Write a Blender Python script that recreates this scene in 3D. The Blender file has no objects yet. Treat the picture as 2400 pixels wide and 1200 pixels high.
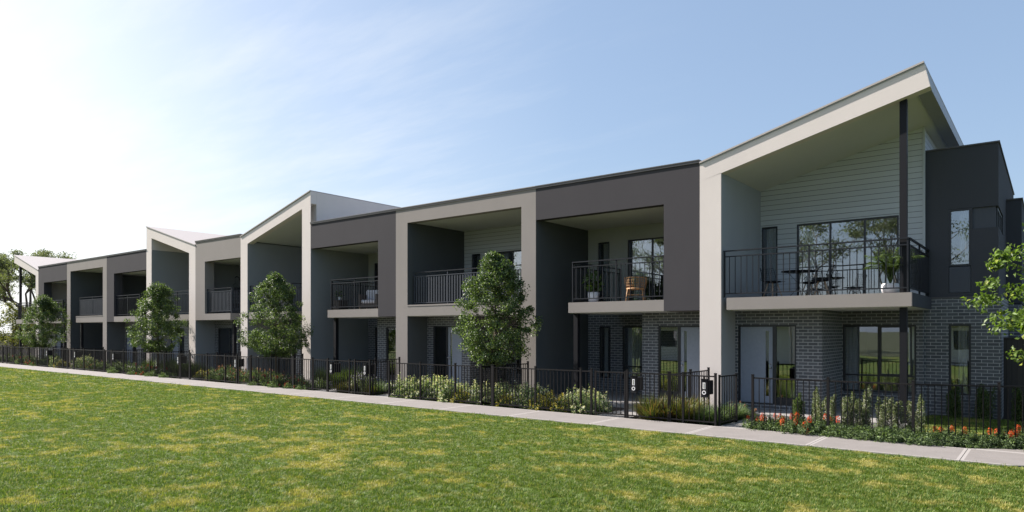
import bpy, math, random
import numpy as np
from mathutils import Vector, Matrix
R = math.radians
rnd = random.Random(7)
scene = bpy.context.scene
COL = scene.collection

# ------------------------------------------------------------------ camera
CAM_H = 2.2
YAW = R(38.1756)
FPX = 1610.2
sY, cY = math.sin(YAW), math.cos(YAW)
cam = bpy.data.cameras.new('camera')
co = bpy.data.objects.new('camera', cam); COL.objects.link(co)
co.location = (0, 0, CAM_H); co.rotation_euler = (R(90), 0, YAW)
cam.sensor_width = 36; cam.lens = FPX / 2400 * 36
cam.shift_y = 176 / 2400
cam.clip_start = .1; cam.clip_end = 3000
scene.camera = co

def at(px, Y):
    """world X of the point seen in column px of the photo on the plane Y"""
    u = (px - 1200) / FPX
    return Y * (-sY + cY * u) / (cY + sY * u)

# ------------------------------------------------------------------ tagging
def tag(o, label=None, cat=None, group=None, kind=None):
    if label: o['label'] = label
    if cat: o['category'] = cat
    if group: o['group'] = group
    if kind: o['kind'] = kind
    return o
def thing(name, label, cat, loc=(0, 0, 0), rz=0, group=None):
    o = bpy.data.objects.new(name, None); COL.objects.link(o)
    o.location = loc; o.rotation_euler = (0, 0, rz); o.empty_display_size = .2
    return tag(o, label, cat, group)
def kids(o): return [c for c in bpy.data.objects if c.parent == o]
def copy_tree(o, label, loc, rz=0, sc=1.0, group=None):
    def rec(src, par):
        c = src.copy(); COL.objects.link(c)
        if par is not None: c.parent = par
        for k in CH.get(src.name, []): 
            CH.setdefault(c.name, []).append(rec(k, c))
        return c
    c = rec(o, None)
    c.location = loc; c.rotation_euler = (0, 0, rz); c.scale = (sc,) * 3
    c['label'] = label
    if group: c['group'] = group
    return c
CH = {}
def adopt(ch, par):
    ch.parent = par; CH.setdefault(par.name, []).append(ch)

# ------------------------------------------------------------------ mesh builder
class MB:
    def __init__(s): s.v = []; s.f = []; s.m = []; s.smooth = []
    def add(s, vs, fs, mat=0, smooth=False):
        b = len(s.v); s.v += [tuple(v) for v in vs]
        for f in fs: s.f.append([b + i for i in f]); s.m.append(mat); s.smooth.append(smooth)
        return s
    def box(s, x0, x1, y0, y1, z0, z1, mat=0):
        if x0 > x1: x0, x1 = x1, x0
        vs = [(x0,y0,z0),(x1,y0,z0),(x1,y1,z0),(x0,y1,z0),(x0,y0,z1),(x1,y0,z1),(x1,y1,z1),(x0,y1,z1)]
        return s.add(vs, [(0,3,2,1),(4,5,6,7),(0,1,5,4),(1,2,6,5),(2,3,7,6),(3,0,4,7)], mat)
    def prism(s, poly, y0, y1, mat=0):
        """polygon in (x,z), extruded along y"""
        n = len(poly)
        a = sum(poly[i][0]*poly[(i+1)%n][1]-poly[(i+1)%n][0]*poly[i][1] for i in range(n))
        if a < 0: poly = poly[::-1]
        vs = [(x, y0, z) for x, z in poly] + [(x, y1, z) for x, z in poly]
        fs = [tuple(range(n)), tuple(range(2*n-1, n-1, -1))]
        for i in range(n): j = (i+1) % n; fs.append((i, n+i, n+j, j))
        return s.add(vs, fs, mat)
    def slab(s, poly, z0, z1, mat=0):
        """polygon in (x,y), extruded along z"""
        n = len(poly)
        a = sum(poly[i][0]*poly[(i+1)%n][1]-poly[(i+1)%n][0]*poly[i][1] for i in range(n))
        if a < 0: poly = poly[::-1]
        vs = [(x, y, z0) for x, y in poly] + [(x, y, z1) for x, y in poly]
        fs = [tuple(range(n-1, -1, -1)), tuple(range(n, 2*n))]
        for i in range(n): j = (i+1) % n; fs.append((i, j, n+j, n+i))
        return s.add(vs, fs, mat)
    def tube(s, pts, rs, seg=8, mat=0, cap=True):
        pts = [Vector(p) for p in pts]
        if not hasattr(rs, '__len__'): rs = [rs] * len(pts)
        rings = []; up = Vector((0, 0, 1)); vs = []
        prevx = None
        for i, p in enumerate(pts):
            d = (pts[min(i+1, len(pts)-1)] - pts[max(i-1, 0)]).normalized()
            if prevx is None:
                x = d.cross(up)
                if x.length < .05: x = d.cross(Vector((1, 0, 0)))
            else: x = prevx - d * prevx.dot(d)
            x.normalize(); y = d.cross(x); prevx = x
            for k in range(seg):
                a = 2*math.pi*k/seg
                vs.append(p + (x*math.cos(a) + y*math.sin(a)) * rs[i])
        fs = []
        for i in range(len(pts)-1):
            for k in range(seg):
                a = i*seg+k; b = i*seg+(k+1) % seg
                fs.append((a, a+seg, b+seg, b))
        if cap:
            fs.append(tuple(range(seg))); fs.append(tuple(range(len(pts)*seg-1, (len(pts)-1)*seg-1, -1)))
        return s.add(vs, fs, mat, True)
    def lathe(s, prof, seg=24, mat=0, c=(0, 0, 0)):
        vs = []
        for r, z in prof:
            for k in range(seg):
                a = 2*math.pi*k/seg; vs.append((c[0]+r*math.cos(a), c[1]+r*math.sin(a), c[2]+z))
        fs = []
        for i in range(len(prof)-1):
            for k in range(seg):
                a = i*seg+k; b = i*seg+(k+1) % seg
                fs.append((a, b, b+seg, a+seg))
        return s.add(vs, fs, mat, True)
    def wall_y(s, x0, x1, z0, z1, y, t, holes=(), mat=0):
        """wall facing -y with rectangular holes and reveals"""
        xs = sorted({x0, x1, *[h[0] for h in holes], *[h[1] for h in holes]})
        zs = sorted({z0, z1, *[h[2] for h in holes], *[h[3] for h in holes]})
        for i in range(len(xs)-1):
            for j in range(len(zs)-1):
                a, b, c, d = xs[i], xs[i+1], zs[j], zs[j+1]
                mx, mz = (a+b)/2, (c+d)/2
                if any(h[0] < mx < h[1] and h[2] < mz < h[3] for h in holes): continue
                s.add([(a,y,c),(b,y,c),(b,y,d),(a,y,d)], [(0,1,2,3)], mat)
                s.add([(a,y+t,c),(b,y+t,c),(b,y+t,d),(a,y+t,d)], [(3,2,1,0)], mat)
        for h in list(holes):
            a, b, c, d = h
            s.add([(a,y,c),(b,y,c),(b,y,d),(a,y,d),(a,y+t,c),(b,y+t,c),(b,y+t,d),(a,y+t,d)],
                  [(0,4,5,1),(1,5,6,2),(2,6,7,3),(3,7,4,0)], mat)
        s.add([(x0,y,z0),(x1,y,z0),(x1,y,z1),(x0,y,z1),(x0,y+t,z0),(x1,y+t,z0),(x1,y+t,z1),(x0,y+t,z1)],
              [(1,5,4,0),(2,6,5,1),(3,7,6,2),(0,4,7,3)], mat)
        return s
    def mesh(s, name, mats, off=(0, 0, 0)):
        me = bpy.data.meshes.new(name)
        ox, oy, oz = off
        me.from_pydata([(v[0]-ox, v[1]-oy, v[2]-oz) for v in s.v], [], s.f)
        for m in (mats if isinstance(mats, (list, tuple)) else [mats]): me.materials.append(m)
        me.polygons.foreach_set('material_index', s.m)
        me.polygons.foreach_set('use_smooth', s.smooth)
        me.update()
        return me
    def build(s, name, mats, par=None, local=False):
        off = (0, 0, 0) if (par is None or local) else WORLD.get(par.name, tuple(par.location))
        o = bpy.data.objects.new(name, s.mesh(name, mats, off)); COL.objects.link(o)
        if par is not None: adopt(o, par); WORLD[o.name] = off
        return o
WORLD = {}

# ------------------------------------------------------------------ materials
def new_mat(name):
    m = bpy.data.materials.new(name); m.use_nodes = True
    nt = m.node_tree; b = nt.nodes['Principled BSDF']
    return m, nt, b
def N(nt, t, **kw):
    n = nt.nodes.new(t)
    for k, v in kw.items():
        if k in n.inputs.keys(): n.inputs[k].default_value = v
        else: setattr(n, k, v)
    return n
def ramp(nt, fac, stops):
    r = nt.nodes.new('ShaderNodeValToRGB')
    el = r.color_ramp.elements
    while len(el) < len(stops): el.new(.5)
    for e, (p, c) in zip(el, stops): e.position = p; e.color = (*c, 1) if len(c) == 3 else c
    nt.links.new(fac, r.inputs[0]); return r
def mixc(nt, fac, a, b, blend='MIX'):
    n = nt.nodes.new('ShaderNodeMix'); n.data_type = 'RGBA'; n.blend_type = blend
    for i, v in ((0, fac), (6, a), (7, b)):
        if hasattr(v, 'is_output') or hasattr(v, 'links'): nt.links.new(v, n.inputs[i])
        else: n.inputs[i].default_value = (*v, 1) if isinstance(v, tuple) and len(v) == 3 else v
    return n.outputs[2]
def math_n(nt, op, a, b=None, c=None):
    n = nt.nodes.new('ShaderNodeMath'); n.operation = op
    for i, v in enumerate((a, b, c)):
        if v is None: continue
        if hasattr(v, 'links'): nt.links.new(v, n.inputs[i])
        else: n.inputs[i].default_value = v
    return n.outputs[0]
def geo_pos(nt):
    g = nt.nodes.new('ShaderNodeNewGeometry'); return g.outputs['Position']
def noise(nt, vec, scale, detail=3, rough=.5):
    n = N(nt, 'ShaderNodeTexNoise'); n.inputs['Scale'].default_value = scale
    n.inputs['Detail'].default_value = detail; n.inputs['Roughness'].default_value = rough
    nt.links.new(vec, n.inputs['Vector']); return n.outputs[0]

def paint(name, col, rough=.85, var=.05, bump=.25, bscale=60, spec=.12):
    m, nt, b = new_mat(name)
    p = geo_pos(nt)
    mp = N(nt, 'ShaderNodeMapping'); nt.links.new(p, mp.inputs[0]); mp.inputs['Scale'].default_value = (1, 1, .45)
    n1 = noise(nt, mp.outputs[0], 1.3, 5, .6)
    lo = tuple(c*(1-var) for c in col); hi = tuple(min(1, c*(1+var)) for c in col)
    r = ramp(nt, n1, [(.3, lo), (.7, hi)])
    nt.links.new(r.outputs[0], b.inputs['Base Color'])
    b.inputs['Roughness'].default_value = rough
    b.inputs['Specular IOR Level'].default_value = spec
    if bump:
        n2 = noise(nt, p, bscale, 4, .6)
        bp = N(nt, 'ShaderNodeBump'); bp.inputs['Strength'].default_value = bump; bp.inputs['Distance'].default_value = .006
        nt.links.new(n2, bp.inputs['Height']); nt.links.new(bp.outputs[0], b.inputs['Normal'])
    return m
def boards(name, col, pitch=.15, vertical=False, groove=.05, dark=.35):
    m, nt, b = new_mat(name)
    p = geo_pos(nt); s = N(nt, 'ShaderNodeSeparateXYZ'); nt.links.new(p, s.inputs[0])
    if vertical: z = math_n(nt, 'ADD', s.outputs[0], s.outputs[1])
    else: z = s.outputs[2]
    fr = math_n(nt, 'FRACT', math_n(nt, 'DIVIDE', z, pitch))
    gr = math_n(nt, 'LESS_THAN', fr, groove)
    idx = math_n(nt, 'FLOOR', math_n(nt, 'DIVIDE', z, pitch))
    wn = N(nt, 'ShaderNodeTexWhiteNoise'); wn.noise_dimensions = '1D'; nt.links.new(idx, wn.inputs['W'])
    base = mixc(nt, wn.outputs[0], tuple(c*.95 for c in col), tuple(c*1.03 for c in col))
    c = mixc(nt, gr, base, tuple(c*dark for c in col))
    nt.links.new(c, b.inputs['Base Color']); b.inputs['Roughness'].default_value = .75
    h = math_n(nt, 'MULTIPLY', math_n(nt, 'SUBTRACT', 1.0, fr), 1.0)
    bp = N(nt, 'ShaderNodeBump'); bp.inputs['Strength'].default_value = .5; bp.inputs['Distance'].default_value = .012
    nt.links.new(h, bp.inputs['Height']); nt.links.new(bp.outputs[0], b.inputs['Normal'])
    return m
def brick_mat():
    m, nt, b = new_mat('charcoal_brick')
    p = geo_pos(nt); s = N(nt, 'ShaderNodeSeparateXYZ'); nt.links.new(p, s.inputs[0])
    u = math_n(nt, 'ADD', s.outputs[0], s.outputs[1])
    c = N(nt, 'ShaderNodeCombineXYZ'); nt.links.new(u, c.inputs[0]); nt.links.new(s.outputs[2], c.inputs[1])
    br = N(nt, 'ShaderNodeTexBrick'); nt.links.new(c.outputs[0], br.inputs['Vector'])
    br.inputs['Scale'].default_value = 1; br.inputs['Brick Width'].default_value = .25; br.inputs['Row Height'].default_value = .0865
    br.inputs['Mortar Size'].default_value = .008; br.inputs['Mortar Smooth'].default_value = .1
    br.inputs['Color1'].default_value = (.075, .08, .09, 1); br.inputs['Color2'].default_value = (.16, .165, .178, 1)
    br.inputs['Mortar'].default_value = (.4, .4, .4, 1); br.inputs['Bias'].default_value = 0
    n = noise(nt, p, 9, 4); mx = mixc(nt, n, br.outputs['Color'], (.09, .092, .1))
    mm = mixc(nt, br.outputs['Fac'], mx, br.outputs['Color'])
    fine = noise(nt, p, 120, 3)
    mm2 = mixc(nt, .35, mm, mixc(nt, fine, (.5, .5, .5), (1.4, 1.4, 1.4)), 'MULTIPLY')
    nt.links.new(mm2, b.inputs['Base Color']); b.inputs['Roughness'].default_value = .8
    bp = N(nt, 'ShaderNodeBump'); bp.inputs['Strength'].default_value = .6; bp.inputs['Distance'].default_value = .008
    nt.links.new(math_n(nt, 'SUBTRACT', 1.0, br.outputs['Fac']), bp.inputs['Height']); nt.links.new(bp.outputs[0], b.inputs['Normal'])
    return m
def simple(name, col, rough=.5, metal=0, spec=.5, alpha=None):
    m, nt, b = new_mat(name)
    p = geo_pos(nt); n = noise(nt, p, 14, 3)
    c = mixc(nt, n, tuple(v*.88 for v in col), tuple(min(1, v*1.1) for v in col))
    nt.links.new(c, b.inputs['Base Color'])
    b.inputs['Roughness'].default_value = rough; b.inputs['Metallic'].default_value = metal
    b.inputs['Specular IOR Level'].default_value = spec
    return m
def glass_mat():
    m = bpy.data.materials.new('window_glass'); m.use_nodes = True; nt = m.node_tree; nt.nodes.clear()
    out = N(nt, 'ShaderNodeOutputMaterial')
    tr = N(nt, 'ShaderNodeBsdfTransparent'); tr.inputs[0].default_value = (.88, .9, .9, 1)
    gl = N(nt, 'ShaderNodeBsdfGlossy'); gl.inputs['Roughness'].default_value = .0; gl.inputs['Color'].default_value = (.8, .83, .88, 1)
    p = geo_pos(nt); n = noise(nt, p, .9, 2)
    bp = N(nt, 'ShaderNodeBump'); bp.inputs['Strength'].default_value = .05; bp.inputs['Distance'].default_value = .03
    nt.links.new(n, bp.inputs['Height']); nt.links.new(bp.outputs[0], gl.inputs['Normal'])
    fr = N(nt, 'ShaderNodeFresnel'); fr.inputs[0].default_value = 1.5
    f2 = math_n(nt, 'ADD', math_n(nt, 'MULTIPLY', fr.outputs[0], 1.0), .2)
    mx = N(nt, 'ShaderNodeMixShader'); nt.links.new(f2, mx.inputs[0]); nt.links.new(tr.outputs[0], mx.inputs[1]); nt.links.new(gl.outputs[0], mx.inputs[2])
    nt.links.new(mx.outputs[0], out.inputs[0]); return m
def leaf_mat(name, col, trans=.35, rough=.5, var=.25, spec=.35):
    m = bpy.data.materials.new(name); m.use_nodes = True; nt = m.node_tree; b = nt.nodes['Principled BSDF']; out = nt.nodes['Material Output']
    g = nt.nodes.new('ShaderNodeNewGeometry')
    c = mixc(nt, g.outputs['Random Per Island'], tuple(v*(1-var) for v in col), tuple(v*(1+var) for v in col))
    nt.links.new(c, b.inputs['Base Color']); b.inputs['Roughness'].default_value = rough
    b.inputs['Specular IOR Level'].default_value = spec
    t = N(nt, 'ShaderNodeBsdfTranslucent')
    cc = mixc(nt, 1.0, c, (1.25, 1.35, .55), 'MULTIPLY'); nt.links.new(cc, t.inputs[0])
    mx = N(nt, 'ShaderNodeMixShader'); mx.inputs[0].default_value = trans
    nt.links.new(b.outputs[0], mx.inputs[1]); nt.links.new(t.outputs[0], mx.inputs[2]); nt.links.new(mx.outputs[0], out.inputs[0])
    return m

M = {}
M['cream'] = paint('cream_render', (.64, .578, .545), var=.03, bump=.5, bscale=45)
M['greige'] = paint('greige_render', (.26, .235, .22), var=.03, bump=.12)
M['charcoal'] = paint('charcoal_render', (.058, .054, .059), var=.04, bump=.1)
M['darkwall'] = paint('dark_grey_wall_paint', (.09, .096, .099), var=.04, bump=.1)
M['midwall'] = paint('mid_grey_wall_paint', (.245, .255, .26), var=.03, bump=.15)
M['sidepale'] = paint('pale_grey_side', (.32, .33, .34), var=.03, bump=.2)  # side wall behind a cream pier front, set greyer and darker than it
M['palewall'] = paint('pale_grey_wall_paint', (.37, .38, .36), var=.03, bump=.1)
M['clad'] = boards('weatherboard_cladding', (.49, .51, .53), .15, groove=.085, dark=.25)
M['trim'] = paint('cladding_trim', (.46, .48, .5), bump=0)
M['soffit'] = paint('soffit_paint', (.58, .57, .55), var=.02, bump=.03)
M['brick'] = brick_mat()
M['box'] = paint('slate_render', (.066, .067, .075), var=.03, bump=.1)
M['box2'] = paint('slate_panel', (.09, .095, .11), var=.03, bump=.05)
M['black'] = simple('black_powdercoat', (.012, .012, .015), .55, 0, .18)
M['fence'] = simple('bronze_black_powdercoat', (.016, .0145, .0155), .5, .0, .14)
M['rail'] = simple('charcoal_railing', (.018, .02, .025), .5, 0, .16)
M['railslat'] = simple('grey_blue_slat', (.045, .05, .062), .5, 0, .2)
M['winframe'] = simple('black_window_frame', (.022, .023, .027), .4)
M['glass'] = glass_mat()
M['curtain'] = simple('sheer_curtain', (.8, .8, .8), .9, 0, .1)
M['interior'] = simple('interior_paint', (.5, .49, .47), .9, 0, .1)
M['door'] = simple('pale_grey_door_paint', (.27, .295, .35), .45)
M['chrome'] = simple('brushed_metal', (.6, .6, .62), .25, 1)
M['capdark'] = simple('dark_metal_cap', (.09, .085, .085), .45, .2)
M['caplight'] = simple('light_metal_cap', (.6, .58, .55), .5, 0)
M['roofsheet'] = simple('pinkish_cream_roof_sheet', (.42, .38, .365), .6, 0, .2)
M['roofmetal'] = simple('grey_metal_gutter', (.33, .33, .34), .5, 0)
M['white'] = simple('white_ceramic', (.75, .73, .74), .45)
M['wood'] = simple('pale_timber', (.42, .3, .2), .6)
M['rattan'] = simple('rattan_cane', (.5, .27, .12), .55)
M['wicker'] = simple('dark_wicker', (.09, .07, .06), .6)
M['cushion'] = simple('grey_white_cushion', (.62, .6, .63), .95, 0, .1)
M['soil'] = simple('dark_potting_soil', (.03, .022, .017), 1, 0, .1)
M['bark'] = simple('grey_brown_bark', (.11, .085, .065), .9, 0, .2)
M['palebark'] = simple('pale_gum_bark', (.3, .27, .23), .9, 0, .2)
M['palings'] = boards('dark_timber_palings', (.035, .029, .026), .11, True, .08, .3)

# ground materials
def lawn_mat(name, blades):
    m = bpy.data.materials.new(name); m.use_nodes = True; nt = m.node_tree; b = nt.nodes['Principled BSDF']; out = nt.nodes['Material Output']
    p = geo_pos(nt)
    mp = N(nt, 'ShaderNodeMapping'); nt.links.new(p, mp.inputs[0]); mp.inputs['Scale'].default_value = (1, 1, 0)
    warp = noise(nt, mp.outputs[0], .35, 2)
    a = noise(nt, mp.outputs[0], 1.5, 5, .62)
    bb = noise(nt, mp.outputs[0], .22, 3, .5)
    f = math_n(nt, 'ADD', math_n(nt, 'MULTIPLY', a, .85), math_n(nt, 'MULTIPLY', bb, .3))
    straw = ramp(nt, f, [(.585, (0, 0, 0)), (.68, (1, 1, 1))])
    if blades:
        oi = N(nt, 'ShaderNodeObjectInfo'); g = nt.nodes.new('ShaderNodeNewGeometry')
        green = ramp(nt, g.outputs['Random Per Island'], [(0, (.07, .118, .02)), (.5, (.112, .172, .03)), (.86, (.18, .235, .045)), (1, (.34, .31, .11))])
        hay = ramp(nt, g.outputs['Random Per Island'], [(0, (.18, .21, .042)), (.35, (.37, .32, .085)), (1, (.6, .49, .19))])
    else:
        nn = noise(nt, mp.outputs[0], 40, 3)
        green = ramp(nt, nn, [(.3, (.05, .08, .013)), (.7, (.085, .125, .022))])
        hay = ramp(nt, nn, [(.3, (.14, .13, .035)), (.7, (.24, .2, .065))])
    c = mixc(nt, math_n(nt, 'MULTIPLY', straw.outputs[0], .8), green.outputs[0], hay.outputs[0])
    nt.links.new(c, b.inputs['Base Color']); b.inputs['Roughness'].default_value = .55 if blades else .9
    b.inputs['Specular IOR Level'].default_value = .3 if blades else .1
    if blades:
        t = N(nt, 'ShaderNodeBsdfTranslucent')
        cc = mixc(nt, 1.0, c, (1.2, 1.3, .6), 'MULTIPLY'); nt.links.new(cc, t.inputs[0])
        mx = N(nt, 'ShaderNodeMixShader'); mx.inputs[0].default_value = .35
        nt.links.new(b.outputs[0], mx.inputs[1]); nt.links.new(t.outputs[0], mx.inputs[2]); nt.links.new(mx.outputs[0], out.inputs[0])
    return m
M['lawn'] = lawn_mat('lawn_ground', False)
M['blades'] = lawn_mat('grass_blades', True)
JX0, JP = -1.24, 2.465
def path_mat():
    m, nt, b = new_mat('footpath_concrete'); p = geo_pos(nt)
    s = N(nt, 'ShaderNodeSeparateXYZ'); nt.links.new(p, s.inputs[0])
    # trowelled borders: distance to nearest joint and to both edges
    q = math_n(nt, 'DIVIDE', math_n(nt, 'SUBTRACT', s.outputs[0], JX0), JP)
    d = math_n(nt, 'MULTIPLY', math_n(nt, 'ABSOLUTE', math_n(nt, 'SUBTRACT', q, math_n(nt, 'ROUND', q))), JP)
    e1 = math_n(nt, 'ABSOLUTE', math_n(nt, 'SUBTRACT', s.outputs[1], 13.9)); e2 = math_n(nt, 'ABSOLUTE', math_n(nt, 'SUBTRACT', s.outputs[1], 15.42))
    dd = math_n(nt, 'MINIMUM', d, math_n(nt, 'MINIMUM', e1, e2))
    border = math_n(nt, 'LESS_THAN', dd, .055)
    n1 = noise(nt, p, 2.2, 6, .65); n2 = noise(nt, p, 70, 3, .7)
    base = ramp(nt, n1, [(.25, (.18, .162, .153)), (.75, (.218, .197, .187))])
    base2 = mixc(nt, .35, base.outputs[0], mixc(nt, n2, (.55, .55, .55), (1.45, 1.45, 1.45)), 'MULTIPLY')
    c = mixc(nt, math_n(nt, 'MULTIPLY', border, .8), base2, (.33, .305, .292))
    nt.links.new(c, b.inputs['Base Color']); b.inputs['Roughness'].default_value = .85
    bp = N(nt, 'ShaderNodeBump'); bp.inputs['Strength'].default_value = .35; bp.inputs['Distance'].default_value = .004
    nt.links.new(n2, bp.inputs['Height']); nt.links.new(bp.outputs[0], b.inputs['Normal'])
    return m
M['path'] = path_mat()
M['concrete'] = paint('porch_concrete', (.27, .255, .245), var=.08, bump=.3)
def mulch_mat():
    m, nt, b = new_mat('bark_mulch'); p = geo_pos(nt)
    n1 = noise(nt, p, 45, 5, .7)
    r = ramp(nt, n1, [(.35, (.012, .009, .007)), (.55, (.035, .025, .019)), (.75, (.1, .075, .055))])
    nt.links.new(r.outputs[0], b.inputs['Base Color']); b.inputs['Roughness'].default_value = .95
    bp = N(nt, 'ShaderNodeBump'); bp.inputs['Strength'].default_value = 1; bp.inputs['Distance'].default_value = .03
    nt.links.new(n1, bp.inputs['Height']); nt.links.new(bp.outputs[0], b.inputs['Normal'])
    return m
M['mulch'] = mulch_mat()
M['field'] = paint('far_field_grass', (.065, .07, .035), var=.25, bump=0)

# ------------------------------------------------------------------ light
SUN = Vector((-1.18, -.30, 1.0)).normalized()
el = math.asin(SUN.z); az = math.atan2(SUN.x, SUN.y)        # azimuth from +Y, clockwise
sl = bpy.data.lights.new('sun', 'SUN'); sl.energy = 5.0; sl.angle = R(.5); sl.color = (1, .94, .875)
so = bpy.data.objects.new('sun', sl); COL.objects.link(so)
so.rotation_euler = (-SUN).to_track_quat('-Z', 'Y').to_euler()
so.location = SUN * 60
w = bpy.data.worlds.new('World'); scene.world = w; w.use_nodes = True
nt = w.node_tree; bg = nt.nodes['Background']
sky = N(nt, 'ShaderNodeTexSky'); sky.sky_type = 'NISHITA'; sky.sun_disc = False
sky.sun_elevation = el; sky.sun_rotation = az; sky.air_density = 1.0; sky.dust_density = 2.2; sky.ozone_density = 1.0; sky.altitude = 50
# thin streaky cloud high in the sky, laid out by direction on a flat layer
tc = N(nt, 'ShaderNodeTexCoord'); sp = N(nt, 'ShaderNodeSeparateXYZ'); nt.links.new(tc.outputs['Generated'], sp.inputs[0])
zz = math_n(nt, 'MAXIMUM', sp.outputs[2], .02); zz = math_n(nt, 'ADD', zz, .06)
cx_ = math_n(nt, 'DIVIDE', sp.outputs[0], zz); cy_ = math_n(nt, 'DIVIDE', sp.outputs[1], zz)
cv = N(nt, 'ShaderNodeCombineXYZ'); nt.links.new(cx_, cv.inputs[0]); nt.links.new(cy_, cv.inputs[1])
mp = N(nt, 'ShaderNodeMapping'); nt.links.new(cv.outputs[0], mp.inputs[0]); mp.inputs['Rotation'].default_value = (0, 0, R(38)); mp.inputs['Scale'].default_value = (.9, 3.4, 1)
c1 = noise(nt, mp.outputs[0], 1.1, 9, .62)
mp2 = N(nt, 'ShaderNodeMapping'); nt.links.new(cv.outputs[0], mp2.inputs[0]); mp2.inputs['Scale'].default_value = (.25, .25, 1)
c2 = noise(nt, mp2.outputs[0], 1.0, 3, .5)
cl = math_n(nt, 'MULTIPLY', c1, math_n(nt, 'ADD', c2, .45))
cf = ramp(nt, cl, [(.44, (0, 0, 0)), (.72, (1, 1, 1))])
# cloud thins out away from the sun's side of the sky
dotn = N(nt, 'ShaderNodeVectorMath'); dotn.operation = 'DOT_PRODUCT'
nt.links.new(tc.outputs['Generated'], dotn.inputs[0]); dotn.inputs[1].default_value = (-.966, -.25, .05)
side = ramp(nt, dotn.outputs['Value'], [(.15, (.0, .0, .0)), (.85, (1, 1, 1))])
cf2 = math_n(nt, 'MULTIPLY', cf.outputs[0], side.outputs[0])
SKY = .091
veil = mixc(nt, .5, sky.outputs[0], (1.9, 2.65, 3.8))
skyc = mixc(nt, math_n(nt, 'MULTIPLY', cf2, .5), veil, (4.9, 5.1, 5.3))
# bright haze low on the sun's side of the sky
hz = ramp(nt, dotn.outputs['Value'], [(.32, (0, 0, 0)), (.66, (.22, .22, .22)), (.94, (1, 1, 1))])
elv = ramp(nt, sp.outputs[2], [(0, (1, 1, 1)), (.55, (.25, .25, .25))])
skyc = mixc(nt, math_n(nt, 'MULTIPLY', hz.outputs[0], elv.outputs[0]), skyc, (6.2, 6.3, 6.3))
nt.links.new(skyc, bg.inputs[0]); bg.inputs[1].default_value = SKY
scene.view_settings.view_transform = 'Standard'; scene.view_settings.look = 'None'
scene.view_settings.exposure = 1.15; scene.view_settings.gamma = 1
scene.cycles.max_bounces = 8; scene.cycles.transparent_max_bounces = 24; scene.cycles.diffuse_bounces = 4
scene.cycles.use_denoising = True
# ------------------------------------------------------------------ ground
def flat(name, poly, z0, z1, mat, label=None):
    mb = MB(); mb.slab(poly, z0, z1); o = mb.build(name, mat); tag(o, kind='structure'); return o
g = MB(); g.add([(-900, -900, -.16), (900, -900, -.16), (900, 900, -.16), (-900, 900, -.16)], [(0, 1, 2, 3)])
tag(g.build('ground', M['field']), kind='structure')
d32 = (math.cos(R(32)), math.sin(R(32)))
BF = (-.53, 13.9); BB = (-1.25, 15.42)
PF = (BF[0]+8*d32[0], BF[1]+8*d32[1]); PB = (BB[0]+8*d32[0], BB[1]+8*d32[1])
flat('lawn', [(-130, 13.895), (-130, -24), (40, -24), (40, PF[1]+20), (PF[0]+.003, PF[1]-.003), (BF[0], 13.895)], -.12, -.025, M['lawn'])
mb = MB()
js = [JX0 - JP*k for k in range(0, 42)]
mb_j = .006
ed = js[:]
prev_f, prev_b = BF[0], BB[0]
mb.slab([(js[0]+mb_j, 13.9), BF, BB, (js[0]+mb_j, 15.42)], -.13, 0) if js[0] < BB[0]-.05 else None
mb.slab([(js[1]+mb_j, 13.9), (js[0]-mb_j, 13.9), (js[0]-mb_j, 15.42), (js[1]+mb_j, 15.42)], -.13, 0)
for k in range(1, 41): mb.slab([(js[k+1]+mb_j, 13.9), (js[k]-mb_j, 13.9), (js[k]-mb_j, 15.42), (js[k+1]+mb_j, 15.42)], -.13, 0)
mb.slab([(js[0]+mb_j, 13.9), (BF[0]-.006, 13.9), (js[0]+mb_j, 15.40)], -.13, 0)
mb.slab([BF, PF, PB, (BB[0]+.012, BB[1]-.0)], -.13, 0)
tag(mb.build('footpath', M['path']), kind='structure')
flat('garden_bed', [(-110, 15.46), (BB[0], 15.46), (PB[0], PB[1]+.04), (PB[0]+6, 34), (-110, 34)], -.14, -.055, M['mulch'])
flat('side_lawn', [(-2.62, 17.05), (-1.9, 16.2), (-.6, 16.55), (3.2, 19), (3.2, 21.1), (-2.62, 21.1)], -.1, -.035, M['lawn'])

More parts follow.
